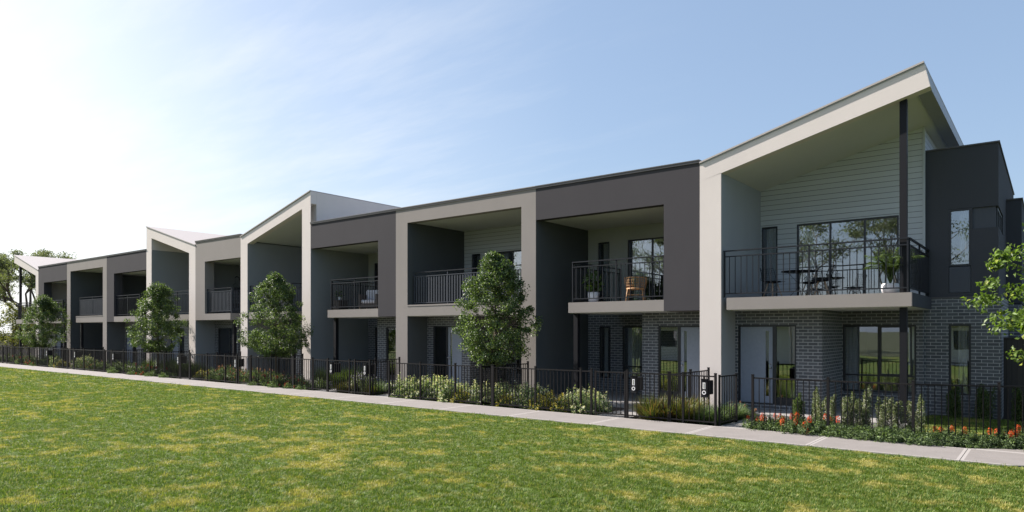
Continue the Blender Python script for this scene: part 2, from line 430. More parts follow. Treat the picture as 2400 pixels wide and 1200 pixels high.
# ------------------------------------------------------------------ building pieces
FY = 18.0      # plane of the portals
DY = 19.06     # plane of the ground floor door walls
RY = 21.2      # plane of the recessed rear walls
def window(root, x0, x1, z0, z1, y, mull=(), tran=(), curtains=(), sash=()):
    f = MB(); w = .05; ya, yb = y+.035, y+.105
    f.box(x0, x1, ya, yb, z0, z0+w); f.box(x0, x1, ya, yb, z1-w, z1)
    f.box(x0, x0+w, ya, yb, z0+w, z1-w); f.box(x1-w, x1, ya, yb, z0+w, z1-w)
    for m in mull: f.box(m-w/2, m+w/2, ya+.004, yb-.004, z0+w, z1-w)
    for a, b, z in tran: f.box(a+w/2, b-w/2, ya+.008, yb-.008, z-.022, z+.022)
    for a, b, c, d in sash:
        f.box(a, b, ya-.01, yb-.012, c, c+.035); f.box(a, b, ya-.01, yb-.012, d-.035, d)
        f.box(a, a+.035, ya-.01, yb-.012, c+.035, d-.035); f.box(b-.035, b, ya-.01, yb-.012, c+.035, d-.035)
    fo = f.build('window', M['winframe'], root)
    p = MB(); p.box(x0+w*.6, x1-w*.6, y+.068, y+.074, z0+w*.6, z1-w*.6); p.build('pane', M['glass'], fo)
    for a, b in curtains:
        c = MB(); n = max(8, int((b-a)/.012)); vs = []
        for i in range(n+1):
            t = i/n; x = a+(b-a)*t; yy = y+.24+.035*math.sin(t*(b-a)*58)+.015*math.sin(t*(b-a)*23+1)
            vs += [(x, yy, z0+.01), (x, yy, z1-.02)]
        c.add(vs, [(2*i, 2*i+2, 2*i+3, 2*i+1) for i in range(n)], 0, True); c.build('curtain', M['curtain'], fo)
    return fo
def door(root, x0, x1, z0, z1, y, leaf, side, slot_left, knob_left):
    """frame with a solid leaf and a glazed sidelight; leaf / side are (xa, xb)"""
    f = MB(); w = .045; ya, yb = y+.03, y+.12
    f.box(x0, x1, ya, yb, z1-w, z1); f.box(x0, x1, ya, yb, z0, z0+.03)
    f.box(x0, x0+w, ya, yb, z0+.03, z1-w); f.box(x1-w, x1, ya, yb, z0+.03, z1-w)
    m = (leaf[1]+side[0])/2 if leaf[0] < side[0] else (side[1]+leaf[0])/2
    f.box(m-.045, m+.045, ya+.004, yb-.004, z0+.03, z1-w)
    f.box(side[0], side[1], ya+.02, yb-.02, z0+.03, z0+.2)
    fo = f.build('door_frame', M['winframe'], root)
    l = MB(); sx = leaf[1]-.2 if not slot_left else leaf[0]+.11
    l.wall_y(leaf[0]+.004, leaf[1]-.004, z0+.03, z1-w-.004, y+.055, .04, [(sx, sx+.09, z0+.22, z1-.16)])
    lo = l.build('door', M['door'], root)
    s = MB(); s.box(sx-.002, sx+.092, y+.072, y+.078, z0+.218, z1-.158); s.build('glass_slot', M['glass'], lo)
    kx = leaf[0]+.06 if knob_left else leaf[1]-.06
    k = MB(); k.lathe([(0, 0), (.028, 0), (.028, .012), (.012, .02), (.012, .05), (.026, .058), (.026, .085), (0, .09)], 14)
    k.v = [(kx+v[0], y+.055-v[2], 1.2+v[1]) for v in k.v]
    k.build('handle', M['chrome'], lo); k = MB(); b = 0; k.lathe([(0, 0), (.024, 0), (.024, .012), (0, .014)], 14); k.v[b:] = [(kx+v[0], y+.055-v[2], 1.31+v[1]) for v in k.v[b:]]
    k.build('lock', M['chrome'], lo)
    p = MB(); p.box(side[0], side[1], y+.072, y+.078, z0+.18, z1-w); p.build('sidelight_pane', M['glass'], fo)
def railing(root, runs, zb=3.10, slat=False, ext=0):
    """runs: list of ((x,y),(x,y)); square balusters, or flat blades when slat"""
    b = MB(); h = MB()
    for (xa, ya), (xb, yb) in runs:
        L = math.hypot(xb-xa, yb-ya); ux, uy = (xb-xa)/L, (yb-ya)/L
        def bar(mb, t0, t1, wd, z0, z1, off=0):
            px, py = -uy*wd/2, ux*wd/2
            A = (xa+ux*t0, ya+uy*t0); B = (xa+ux*t1, ya+uy*t1)
            mb.slab([(A[0]+px, A[1]+py), (A[0]-px, A[1]-py), (B[0]-px, B[1]-py), (B[0]+px, B[1]+py)], z0, z1)
        bar(b, 0, L, .034, zb+1.085, zb+1.115); bar(b, 0, L, .034, zb+.09, zb+.12)
        bar(h, 0, L, .062, zb+1.235, zb+1.268)
        n = max(1, round(L/(.13 if slat else .155)))
        for i in range(1, n):
            t = L*i/n
            if slat: bar(b, t-.032, t+.032, .012, zb+.12, zb+1.085)
            else: bar(b, t-.009, t+.009, .018, zb+.12, zb+1.085)
        m = max(1, round(L/1.9))
        for i in range(m+1):
            t = min(max(L*i/m, .022), L-.022)
            bar(b, t-.018, t+.018, .04, zb+.002, zb+1.235)
    o = b.build('railing', M['railslat'] if slat else M['rail'], root)
    h.build('handrail', M['rail'], o)
    return o
def interior(root, segs_low, x0, x1, ztop=5.7):
    m = MB()
    def room(a, b, y0, y1, z0, z1):
        m.add([(a,y0,z0),(b,y0,z0),(b,y1,z0),(a,y1,z0),(a,y0,z1),(b,y0,z1),(b,y1,z1),(a,y1,z1)], [(0,1,2,3),(4,7,6,5),(3,2,6,7),(0,3,7,4),(2,1,5,6)])
    room(x0, x1, RY+.22, RY+3.6, 3.14, ztop)
    for a, b, y0 in segs_low: room(a, b, y0+.22, RY+3.4, .07, 2.74)
    m.build('interior', M['interior'], root)
def zo(h, x):   # outer line of a sloping roof
    return h['z0'] + (h['z1']-h['z0'])*(x-h['x0'])/(h['x1']-h['x0'])

def side_wall(root, x0, x1, mat, ztop, y0=FY+.02, zb=-.06, name='side_wall'):
    MB().box(x0, x1, y0, 30, zb, ztop).build(name, mat, root)
def flat_house(name, label, x0, x1, frame, zopen, lleg, rleg, full, slab, walls, slabside=None, rail=None, slat=False,
               rear=M['palewall'], doors='right', lip=0, post=None, group='flat-roofed townhouses of the row', rx0=None, rx1=None):
    """x0..x1 the portal; lleg / rleg widths of its legs; slab (xa, xb) of the balcony"""
    r = thing(name, label, 'townhouse', ((x0+x1)/2, FY, 0), 0, group)
    f = MB(); f.box(x0, x1, FY, FY+.3, zopen, 6.88)
    zl = 0 if full else 2.77; dp = FY+.02 if full else FY+.5
    if lleg: f.box(x0, x0+lleg, FY, dp, zl, zopen)
    if rleg: f.box(x1-rleg, x1, FY, dp, zl, zopen)
    f.build('front_frame', M[frame], r)
    c = MB(); c.box(x0+.002, x1-.002, FY-.045, FY+.36, 6.88, 6.905, 0); c.box(x0+.002, x1-.002, FY-.03, FY-.004, 6.82, 6.878, 1)
    c.build('parapet_cap', [M['capdark' if frame == 'charcoal' else 'greige'], M['capdark']], r)
    # recess: ceiling, rear wall, brick ground floor
    a = rx0 if rx0 is not None else x0+(lleg if full else 0); b = rx1 if rx1 is not None else x1-(rleg if full else 0)
    MB().box(a, b, FY+.3, RY+.2, zopen+.03, zopen+.1).build('ceiling', M['soffit'], r)
    MB().box(x0, x1, FY+.3, 30, 6.6, 6.7).build('roof', M['roofmetal'], r)
    for w in walls: side_wall(r, w[0], w[1], M[w[2]], 6.6)
    top = zopen+.03
    holes = [(a+.41, a+.88, 3.16, 5.36), (a+1.6, min(a+4.35, b-.15), 3.16, 5.36)]
    W = MB(); W.wall_y(a, b, 2.83, top, RY, .2, holes); W.build('rear_wall', rear, r)
    h = holes[0]; window(r, *h, RY, curtains=[(h[0]+.08, h[1]-.1)])
    h = holes[1]; t = (h[1]-h[0])/3; window(r, *h, RY, mull=(h[0]+t, h[0]+2*t), curtains=[(h[0]+.1, h[0]+.55)])
    # ground floor
    if doors == 'right':
        xc = b-2.3
        dw = MB(); H = (b-1.77, b-.21, .2, 2.36); dw.wall_y(xc, b, -.06, 2.77, DY, .2, [H]); dw.box(xc, xc+.2, DY+.2, RY, -.06, 2.77); 
        LW = [(a+.46, a+.92, .53, 2.37), (a+1.4, a+3.1, .53, 2.37)]
        LW = [h for h in LW if h[1] < xc-.1] or [(a+.3, xc-.25, .53, 2.37)]
        dw.wall_y(a, xc, -.06, 2.829, RY, .2, LW)
        dw.build('brick_wall', M['brick'], r)
        door(r, *H, DY, (H[0]+.7, H[1]-.045), (H[0]+.045, H[0]+.63), True, True)
        for h in LW: window(r, *h, RY, mull=() if h[1]-h[0] < 1 else ((h[0]+h[1])/2,), tran=() if h[1]-h[0] < 1 else ((h[0], h[1], .97),), curtains=[(h[0]+.07, h[0]+(h[1]-h[0])*.5)])
        interior(r, [(xc+.2, b, DY), (a, xc, RY)], a, b)
    else:
        xc = a+(2.24 if doors == 'left_side' else 2.3)
        if doors == 'window': H = (a+.3, a+2.0, .2, 2.36)
        elif doors == 'left_side': H = (a+.3, a+1.83, .2, 2.40)
        else: H = (a+.1, a+1.62, .2, 2.36)
        dw = MB(); dw.wall_y(a, xc, -.06, 2.77, DY, .2, [H]); dw.box(xc-.2, xc, DY+.2, RY, -.06, 2.77)
        LW = [(xc+.5, b-.4, .53, 2.37)]
        dw.wall_y(xc, b, -.06, 2.829, RY, .2, LW); dw.build('brick_wall', M['brick'], r)
        if doors == 'window': window(r, *H, DY, mull=((H[0]+H[1])/2+.25,), curtains=[(H[0]+.07, H[0]+.95)])
        elif doors == 'left_side': door(r, *H, DY, (H[0]+.76, H[1]-.045), (H[0]+.045, H[0]+.67), True, True)
        else: door(r, *H, DY, (H[0]+.045, H[0]+.93), (H[0]+1.0, H[1]-.045), False, False)
        for h in LW: window(r, *h, RY, mull=((h[0]+h[1])/2,), curtains=[(h[0]+.07, h[0]+.6)])
        interior(r, [(a, xc-.2, DY), (xc, b, RY)], a, b)
    MB().box(x0, x1, 29.8, 29.995, -.06, 6.59).build('back_wall', M['brick'], r)
    MB().box(a+.002, b-.002, 17.9, RY+.1, -.12, .06).build('porch', M['concrete'], r)
    # balcony
    s = MB(); xa, xb = slab
    if full: s.box(xa, xb, FY, RY-.06, 2.77, 3.10+lip*.4)
    else:
        s.box(xa, xb, FY, RY-.06, 2.77, 3.09)
        if rleg and abs(xb-(x1-rleg)) < .05: s.box(xb, b, FY+.5, RY-.06, 2.775, 3.085)
        if lleg and abs(xa-(x0+lleg)) < .05: s.box(a, xa, FY+.5, RY-.06, 2.775, 3.085); 
    so_ = s.build('balcony_slab', M['greige'], r)
    if lip: MB().box(xa, xb, FY-.012, FY+.2, 3.135, 3.19).build('edge_trim', M['greige'], so_)
    u = MB(); u.box(xa+.03, xb-.03, FY+.05, RY-.08, 2.755, 2.769); u.build('balcony_soffit', M['soffit'], r)
    railing(r, rail, 3.10+(.06 if lip else 0), slat)
    if post is not None: MB().box(post, post+.15, FY+.22, FY+.37, .06, 2.755).build('post', M['black'], r)
    return r

RYR = FY+.12
HB = flat_house('flat_roof_townhouse', 'charcoal flat-roofed townhouse beside the tall cream one at the right end', -13.17, -7.6, 'charcoal', 5.8, 0, 1.07, False, (-11.91, -8.67), [],
    rail=[((-11.84, RYR), (-8.70, RYR)), ((-11.84, RYR+.03), (-11.84, RY-.02))], post=-11.86)
HC = flat_house('flat_roof_townhouse', 'greige full-height portal townhouse behind the nearest round street tree', -19.83, -13.17, 'greige', 6.3, .64, .59, True, (-19.19, -13.76),
    [(-13.76, -13.17, 'darkwall'), (-19.83, -19.19, 'darkwall')], rail=[((-19.05, RYR+.1), (-13.80, RYR+.1))], slat=True, rear=M['clad'], doors='left_side', lip=.1)
HD = flat_house('flat_roof_townhouse', 'charcoal flat-roofed townhouse with wicker armchair on its balcony', -25.25, -19.83, 'charcoal', 5.77, 0, 1.03, False, (-24.06, -20.86), [],
    rail=[((-23.98, RYR), (-20.89, RYR)), ((-23.98, RYR+.03), (-23.98, RY-.02))], post=-23.95)
HF = flat_house('flat_roof_townhouse', 'narrow greige flat-roofed townhouse with hanging egg chair on its balcony', -35.2, -30.84, 'greige', 5.77, .96, 0, False, (-34.24, -31.77), [],
    rail=[((-34.20, RYR), (-31.85, RYR)), ((-31.85, RYR+.03), (-31.85, RY-.02))], slat=True, rear=M['palewall'], doors='window', post=-31.98)
HH = flat_house('flat_roof_townhouse', 'charcoal flat-roofed townhouse left of the cream one that slopes down to the right', -46.2, -40.8, 'charcoal', 5.72, 1.05, 0, False, (-45.15, -41.79), [],
    rail=[((-45.1, RYR), (-41.87, RYR)), ((-41.87, RYR+.03), (-41.87, RY-.02))], rear=M['midwall'], doors='left')
HI = flat_house('flat_roof_townhouse', 'smaller-looking greige portal townhouse third from the left end', -52.6, -46.2, 'greige', 6.22, .6, .58, True, (-51.05, -46.78),
    [(-46.78, -46.2, 'darkwall'), (-52.6, -52.0, 'darkwall')], rail=[((-50.98, RYR+.1), (-46.82, RYR+.1)), ((-50.98, RYR+.13), (-50.98, RY-.02))], slat=True, rear=M['clad'], doors='right', lip=.1, post=-50.95)
HJ = flat_house('flat_roof_townhouse', 'leftmost charcoal flat-roofed townhouse beside the far cream roof', -58.0, -52.6, 'charcoal', 5.68, 1.1, 0, False, (-56.9, -53.6), [],
    rail=[((-56.85, RYR), (-53.68, RYR)), ((-53.68, RYR+.03), (-53.68, RY-.02))], doors='left', post=-53.9)

def skillion(name, label, x0, x1, z0, z1, lpier, rpier, lmat, rmat, slab, rail, doors, slat, ext=0, body=None, post=None, slabx=None):
    """z0, z1: outer roof height at x0, x1; piers are widths"""
    r = thing(name, label, 'townhouse', ((x0+x1)/2, FY, 0), 0, 'skillion-roofed townhouses of the row')
    Z = lambda x: z0+(z1-z0)*(x-x0)/(x1-x0)
    th = .5; sl = (z1-z0)/(x1-x0)
    a = x0+lpier; b = x1-rpier
    # outer portal: sloping beam and legs
    f = MB(); lip = .12
    if lpier and rpier: f.prism([(x0, Z(x0)), (x1, Z(x1)), (x1, Z(x1)-th-.03), (x0, Z(x0)-th-.03)], FY, FY+.3)
    elif lpier: f.prism([(x0, Z(x0)), (x1, Z(x1)), (x1+lip, Z(x1)-th-.05), (x0, Z(x0)-th)], FY, FY+.3)
    else: f.prism([(x0, Z(x0)), (x1, Z(x1)), (x1, Z(x1)-th), (x0-lip, Z(x0)-th-.05)], FY, FY+.3)
    zb = lambda x: Z(x)-th-(.03 if (lpier and rpier) else .0)
    if lpier: f.prism([(x0, 0), (a, 0), (a, zb(a)), (x0, zb(x0))], FY, FY+.02)
    if rpier: f.prism([(b, 0), (x1, 0), (x1, zb(x1)), (b, zb(b))], FY, FY+.02)
    f.build('front_frame', M['cream'], r)
    # roof sheet with thin cap
    cp = MB(); cp.prism([(x0+.002, Z(x0)+.002), (x1-.002, Z(x1)+.002), (x1-.002, Z(x1)+.045), (x0+.002, Z(x0)+.045)], FY-.04, 30)
    cp.build('roof', M['roofsheet'], r)
    dk = MB(); dk.prism([(x0+.004, Z(x0)-.03), (x1-.004, Z(x1)-.03), (x1-.004, Z(x1)), (x0+.004, Z(x0))], FY-.012, FY-.002); dk.build('roof_flashing', M['roofmetal'], r)
    # soffit
    up = .14 if (lpier and rpier) else .0
    sa = a if lpier else x0; sb = b if rpier else x1
    so2 = MB(); so2.prism([(sa, zb(sa)+up), (sb, zb(sb)+up), (sb, zb(sb)+up+.08), (sa, zb(sa)+up+.08)], FY+.3, 29.9); so2.build('soffit', M['soffit'], r)
    # side walls under the slope
    if lpier: 
        MB().prism([(x0, -.06), (a, -.06), (a, min(6.8, zb(a)+.1)), (x0, min(6.8, zb(a)+.1))], FY+.02, 30).build('side_wall', M[lmat], r)
        if zb(x0) > 6.9: MB().prism([(x0+.001, 6.81), (a, 6.81), (a, zb(a)), (x0+.001, zb(x0))], FY+.02, 30).build('gable_wall', M['cream'], r)
    if rpier:
        MB().prism([(b, -.06), (x1, -.06), (x1, min(6.8, zb(b)+.1)), (b, min(6.8, zb(b)+.1))], FY+.02, 30).build('side_wall', M[rmat], r)
        if zb(x1) > 6.9: MB().prism([(b, 6.81), (x1, 6.81), (x1, Z(x1)), (b, Z(b))], FY+.305, 30).build('gable_wall', M['cream'], r)
    # end beams along an open eave
    if not rpier:
        e = MB(); e.prism([(x1-.17, Z(x1-.17)-.01), (x1-.003, Z(x1)-.004), (x1+lip-.003, Z(x1)-th-.065), (x1-.17, zb(x1-.17)-.03)], FY+.3, 30); e.build('eave_beam', M['roofmetal'], r)
    if not lpier:
        e = MB(); e.prism([(x0+.17, Z(x0+.17)-.01), (x0+.003, Z(x0)-.004), (x0-lip+.003, Z(x0)-th-.065), (x0+.17, zb(x0+.17)-.03)], FY+.3, 30); e.build('eave_beam', M['roofmetal'], r)
    # recess
    ba, bb = (body if body else (a, b))
    holes = [(ba+.02, ba+.5, 3.16, 5.36), (ba+1.05, ba+3.72, 3.16, 5.36)]
    if doors == 'right': holes = [(ba+.4, ba+.9, 3.16, 5.36), (ba+1.2, ba+3.8, 3.16, 5.36)]
    zl = min(zb(ba), zb(bb))+up-.02
    W = MB(); W.wall_y(ba, bb, 2.83, zl, RY, .2, holes)
    pol = [(ba, zl), (bb, zl), (bb, zb(bb)+up), (ba, zb(ba)+up)]
    W.prism(pol, RY, RY+.2); W.build('rear_wall', M['clad'], r)
    h = holes[0]; window(r, *h, RY, curtains=[(h[0]+.08, h[0]+.36)])
    h = holes[1]; window(r, *h, RY, mull=(h[0]+.92, h[0]+1.82), curtains=[(h[0]+.1, h[0]+.5)])
    if doors == 'left':
        xc = ba+2.29; dw = MB(); H = (ba+.07, ba+1.64, .2, 2.365)
        dw.wall_y(ba, xc, -.06, 2.77, DY, .2, [H]); dw.box(xc-.2, xc, DY+.2, RY+.1, -.06, 2.77)
        LW = [(xc+.02, xc+1.84, .5, 2.37)] if body else [(xc+.15, bb-.3, .5, 2.37)]
        dw.wall_y(xc, bb, -.06, 2.829, RY+.0, .2, LW); dw.build('brick_wall', M['brick'], r)
        door(r, *H, DY, (H[0]+.055, H[0]+.95), (H[0]+1.03, H[1]-.045), False, False)
        for h in LW:
            m = (h[0]+h[1])/2; window(r, *h, RY, mull=(m,), tran=((h[0], m, .97), (m, h[1], .97)), sash=((m+.03, m+.80, .99, 2.33),) if body else (), curtains=[(h[0]+.04, h[0]+.34), (h[1]-.22, h[1]-.03)])
        interior(r, [(ba, xc-.2, DY), (xc, bb, RY)], ba, bb)
        sill = MB(); sill.box(H[0], H[1], DY-.03, DY+.03, .06, .198); sill.build('brick_step', M['brick'], r)
    else:
        xc = bb-2.29; dw = MB(); H = (bb-1.64, bb-.07, .2, 2.365)
        dw.wall_y(xc, bb, -.06, 2.77, DY, .2, [H]); dw.box(xc, xc+.2, DY+.2, RY+.1, -.06, 2.77)
        LW = [(ba+.3, xc-.2, .5, 2.37)]
        dw.wall_y(ba, xc, -.06, 2.829, RY, .2, LW); dw.build('brick_wall', M['brick'], r)
        door(r, *H, DY, (H[0]+.7, H[1]-.055), (H[0]+.045, H[0]+.63), True, True)
        for h in LW: window(r, *h, RY, mull=((h[0]+h[1])/2,), curtains=[(h[0]+.05, h[0]+.4)])
        interior(r, [(xc+.2, bb, DY), (ba, xc, RY)], ba, bb)
    MB().box(ba, bb, 29.7, 29.89, -.06, 6.5).build('back_wall', M['brick'], r)
    MB().box(sa+.002, sb-.3 if not rpier else sb-.002, 17.9, RY+.1, -.12, .06).build('porch', M['concrete'], r)
    MB().box(slab[0], slab[1], FY, RY-.06, 2.77, 3.09).build('balcony_slab', M['greige'], r)
    MB().box(slab[0]+.03, slab[1]-.03, FY+.05, RY-.08, 2.755, 2.769).build('balcony_soffit', M['soffit'], r)
    railing(r, rail, 3.10, slat)
    if post is not None:
        MB().box(post, post+.15, FY+.18, FY+.33, .06 if False else -.06, 2.75).build('post', M['black'], r)
        if not (lpier and rpier): MB().box(post, post+.15, FY+.31 if False else FY+.18, FY+.33, 3.09, 7.9).build('post', M['black'], r)
    return r, Z, zb

HA, ZA, zbA = skillion('skillion_roof_townhouse', 'largest cream townhouse at the right end with a high sloping roof and open corner balcony', -7.6, -2.28, 6.79, 8.27, .6, 0, 'sidepale', 'cream',
    (-6.85, -2.525), [((-6.97, RYR), (-2.60, RYR)), ((-2.60, RYR+.03), (-2.60, RY+.1))], 'left', False, body=(-7.0, -2.7), post=-2.80)
MB().box(-2.525, -2.51, FY+.001, RY-.06, 2.772, 3.088).build('slab_end', M['box'], HA)
HE, _, _ = skillion('skillion_roof_townhouse', 'cream townhouse in the middle of the row with roof rising to the right', -30.84, -25.25, 6.74, 8.26, .6, .62, 'midwall', 'midwall',
    (-30.1, -26.75), [((-30.2, RYR), (-26.83, RYR)), ((-26.83, RYR+.03), (-26.83, RY-.02))], 'right', True, post=-26.95)
HG, _, _ = skillion('skillion_roof_townhouse', 'cream townhouse left of the middle with roof sloping down to the right', -40.8, -35.2, 8.17, 6.68, .63, .67, 'midwall', 'midwall',
    (-39.0, -35.87), [((-38.9, RYR), (-35.9, RYR))], 'left', False)
HK, _, _ = skillion('skillion_roof_townhouse', 'farthest cream townhouse at the left end with a roof sloping down to the right', -63.1, -58.0, 8.05, 6.62, 0, .55, 'cream', 'cream',
    (-62.75, -58.7), [((-62.7, RYR), (-58.6, RYR)), ((-62.7, RYR+.03), (-62.7, RY))], 'right', False, body=(-62.6, -58.55), post=-62.72)

# the projecting slate box and brick base at the right end of the row
x = -2.7; BX = -1.07; BY = 21.33
bm = MB()
bm.wall_y(x, BX, 3.09, 7.0, BY, .2, [(-2.14, -1.63, 3.095, 5.40)])
bm.box(BX-.2, BX, BY+.2, 30, 5.38, 7.0); bm.box(BX-.2, BX, BY+.2, 30, 3.09, 4.85); bm.box(BX-.2, BX, 23.2, 30, 4.85, 5.38); bm.box(x, BX-.2, BY+.2, 30, 6.8, 6.9)
# notch for the corner panel is cut by building the front in pieces
bm = MB()
bm.wall_y(x, -1.62, 3.09, 7.0, BY, .2, [(-2.14, -1.65, 3.2, 5.40)])
bm.box(-1.62, BX, BY, BY+.2, 5.39, 7.0); bm.box(-1.62, BX, BY, BY+.2, 3.09, 4.85)
bm.box(BX-.2, BX, BY+.2, 30, 5.39, 7.0); bm.box(BX-.2, BX, BY+.2, 30, 3.09, 4.85); bm.box(BX-.2, BX, 23.4, 30, 4.85, 5.39)
bm.box(x, BX-.2, BY+.2, 30, 6.75, 6.85); bm.box(x, BX-.2, 29.6, 29.8, 3.09, 6.75)
bo = bm.build('side_block', M['box'], HA)
MB().box(-1.62, BX-.06, BY+.05, BY+.2, 4.852, 5.388).build('corner_panel', M['box2'], bo)
MB().box(-2.13, -1.66, BY+.012, BY+.04, 3.21, 3.88).build('spandrel_panel', M['box2'], bo)
MB().box(x-.0, BX+.03, BY-.03, 30.02, 7.0, 7.035).build('parapet_cap', M['capdark'], bo)
cw = MB(); cw.box(BX-.09, BX-.03, BY+.25, 23.38, 4.855, 4.9); cw.box(BX-.09, BX-.03, BY+.25, 23.38, 5.34, 5.385)
for yy in (BY+.25, BY+.95, 22.98, 23.33): cw.box(BX-.09, BX-.03, yy, yy+.05, 4.9, 5.34)
cwo = cw.build('window', M['winframe'], HA); MB().box(BX-.064, BX-.058, BY+.3, 23.33, 4.9, 5.34).build('pane', M['glass'], cwo)
window(HA, -2.14, -1.65, 3.9, 5.395, BY-.02, curtains=[(-1.92, -1.7)])
bw = MB(); bw.wall_y(x, -1.01, -.06, 3.09, BY-.03, .2, [(-2.14, -1.65, .52, 2.38)]); bw.box(-1.21, -1.01, BY+.17, 30, -.06, 3.09); bw.build('brick_wall', M['brick'], HA)
window(HA, -2.14, -1.65, .52, 2.38, BY-.03, curtains=[(-1.95, -1.72)])
for a_, b_, y_ in ((-2.17, -1.62, BY-.03), (-4.72, -2.84, RY)):
    MB().box(a_, b_, y_-.025, y_+.03, .40, .495).build('window_sill', M['brick'], HA)
MB().box(x, -.99, BY-.045, BY-.001, 3.06, 3.10).build('ledge', M['capdark'], HA)
rm = MB(); rm.add([(-2.6,BY+.25,3.2),(-1.3,BY+.25,3.2),(-1.3,24,3.2),(-2.6,24,3.2),(-2.6,BY+.25,6.4),(-1.3,BY+.25,6.4),(-1.3,24,6.4),(-2.6,24,6.4)], [(0,1,2,3),(3,2,6,7),(0,3,7,4),(4,7,6,5)])
rm.add([(-2.6,BY+.22,.1),(-1.25,BY+.22,.1),(-1.25,24,.1),(-2.6,24,.1),(-2.6,BY+.22,2.9),(-1.25,BY+.22,2.9),(-1.25,24,2.9),(-2.6,24,2.9)], [(0,1,2,3),(3,2,6,7),(0,3,7,4),(4,7,6,5),(1,2,6,5)])
rm.build('interior', M['interior'], HA)
ct = MB(); ct.box(-2.72, -2.66, RY-.02, RY+.03, 3.12, zbA(-2.7)-.01); ct.build('corner_trim', M['trim'], HA)
MB().prism([(-2.9, 3.1), (-2.701, 3.1), (-2.701, zbA(-2.701)-.002), (-2.9, zbA(-2.9)-.002)], RY+.2, 29.8).build('side_wall', M['clad'], HA)
# second, lower volume set back on the right side
MB().box(BX+.002, -.70, 25.0, 29.9, 3.02, 6.06).build('rear_block', M['box'], HA)
MB().box(BX, -.67, 24.97, 29.95, 6.06, 6.1).build('parapet_cap', M['capdark'], HA)
MB().box(-.999, -.72, 25.02, 29.9, -.06, 3.0).build('brick_wall', M['brick'], HA)

# timber paling fences at both ends of the row
def paling(label, x0, x1, y, z):
    r = thing('paling_fence', label, 'timber fence', ((x0+x1)/2, y, 0))
    p = MB(); p.box(x0, x1, y, y+.02, -.06, z); p.build('palings', M['palings'], r)
    q = MB(); q.box(x0, x1, y-.02, y+.05, z, z+.04); q.build('capping', M['palings'], r)
    n = int((x1-x0)/2.4)
    for i in range(n+1):
        MB().box(x0+i*2.4, x0+i*2.4+.1, y+.02, y+.12, -.06, z-.01).build('post', M['palings'], r)
paling('dark timber fence right of the brick wall at the right end', -.98, 8.6, 21.6, 2.0)
paling('dark timber fence at the far left beyond the last townhouse', -110, -63.4, 21.4, 1.75)

# ------------------------------------------------------------------ metal front fences
PM = {}
def post_mesh(w=.05, h=1.21):
    k = ('p', w, h)
    if k not in PM:
        m = MB(); m.box(-w/2, w/2, -w/2, w/2, -.09, h); m.box(-w/2-.004, w/2+.004, -w/2-.004, w/2+.004, h, h+.012); PM[k] = m.mesh('fence_post', M['fence'])
    return PM[k]
def panel_mesh(L):
    k = ('n', round(L, 2))
    if k not in PM:
        m = MB(); m.box(0, L, -.019, .019, 1.125, 1.155); m.box(0, L, -.019, .019, .055, .085)
        n = max(2, round(L/.118))
        for i in range(1, n): m.box(L*i/n-.008, L*i/n+.008, -.008, .008, .085, 1.125)
        PM[k] = m.mesh('fence_panel', M['fence'])
    return PM[k]
def put(name, me, par, x, y, rz=0, z=0):
    o = bpy.data.objects.new(name, me); COL.objects.link(o)
    o.location = (x-par.location.x, y-par.location.y, z); o.rotation_euler = (0, 0, rz); adopt(o, par); return o
def fence(label, pts, posts_w=None, gates=(), group='black metal front fences', name='metal_fence'):
    """pts: corner/post positions; gates: list of (hinge, other, swing) """
    x0, y0 = pts[0][0]
    r = thing(name, label, 'fence', (x0, y0, 0), 0, group)
    seen = set()
    for run in pts:
        for i, (x, y) in enumerate(run):
            if (x, y) not in seen: put('post', post_mesh(), r, x, y); seen.add((x, y))
        for (xa, ya), (xb, yb) in zip(run, run[1:]):
            L = math.hypot(xb-xa, yb-ya)-.05; a = math.atan2(yb-ya, xb-xa)
            put('fence_panel', panel_mesh(L), r, xa+.025*math.cos(a), ya+.025*math.sin(a), a)
    for (xa, ya, L, a) in gates:
        g = put('gate', panel_mesh(L-.13), r, xa+.07*math.cos(a), ya+.07*math.sin(a), a)
        for t in (.0, L-.13):
            s = bpy.data.objects.new('gate_stile', post_mesh(.04, 1.17)); COL.objects.link(s); s.location = (t, 0, .0); adopt(s, g)
    return r
F = 15.5
def xs(*a): return [(v, F) for v in a]
def gate(xa, xb, open_=False, hinge='l'):
    if not open_: return (xa+.0, F, xb-xa, 0)
    return (xa, F, .98, R(86))
fence('metal front fence of the right end townhouse with its gate swung open inward', [xs(-7.30, -6.96, -6.16), [(-5.33, 15.6), (-3.74, 15.62), (-2.17, 15.66), (-.80, 16.12), (.6, 16.62), (2.0, 17.12), (3.4, 17.62), (4.8, 18.12), (6.2, 18.62)]],
      gates=[(-6.10, F, .98, R(84))])
fence('metal front fence with closed gate before the charcoal townhouse near the right', [xs(-13.35, -12.88+.0, -11.35, -9.86, -9.53), xs(-8.47, -7.33+.0)], gates=[(-9.47, F, 1.0, 0)])
fence('metal front fence around the bed of cream-flowering shrubs', [xs(-17.40, -15.92, -14.4, -12.93)][0:1], gates=[(-18.32, F, .95, R(84))])
fence('metal front fence with two letterboxes and a closed gate near the middle', [xs(-22.81, -21.63), xs(-20.69, -19.47, -19.17, -18.38)], gates=[(-21.63, F, .94, 0)])
fence('metal front fence behind the second nearest round street tree', [xs(-25.75, -24.34, -22.86)], gates=[(-26.77, F, .97, 0)])
fence('metal front fence before the hanging egg chair townhouse', [xs(-30.78, -29.27, -27.77, -26.83)], gates=[(-31.72, F, .92, 0)])
fence('metal front fence behind the third round street tree', [xs(-39.14, -37.71, -36.21, -34.75, -33.25, -31.75)], gates=[(-40.06, F, .92, 0)])
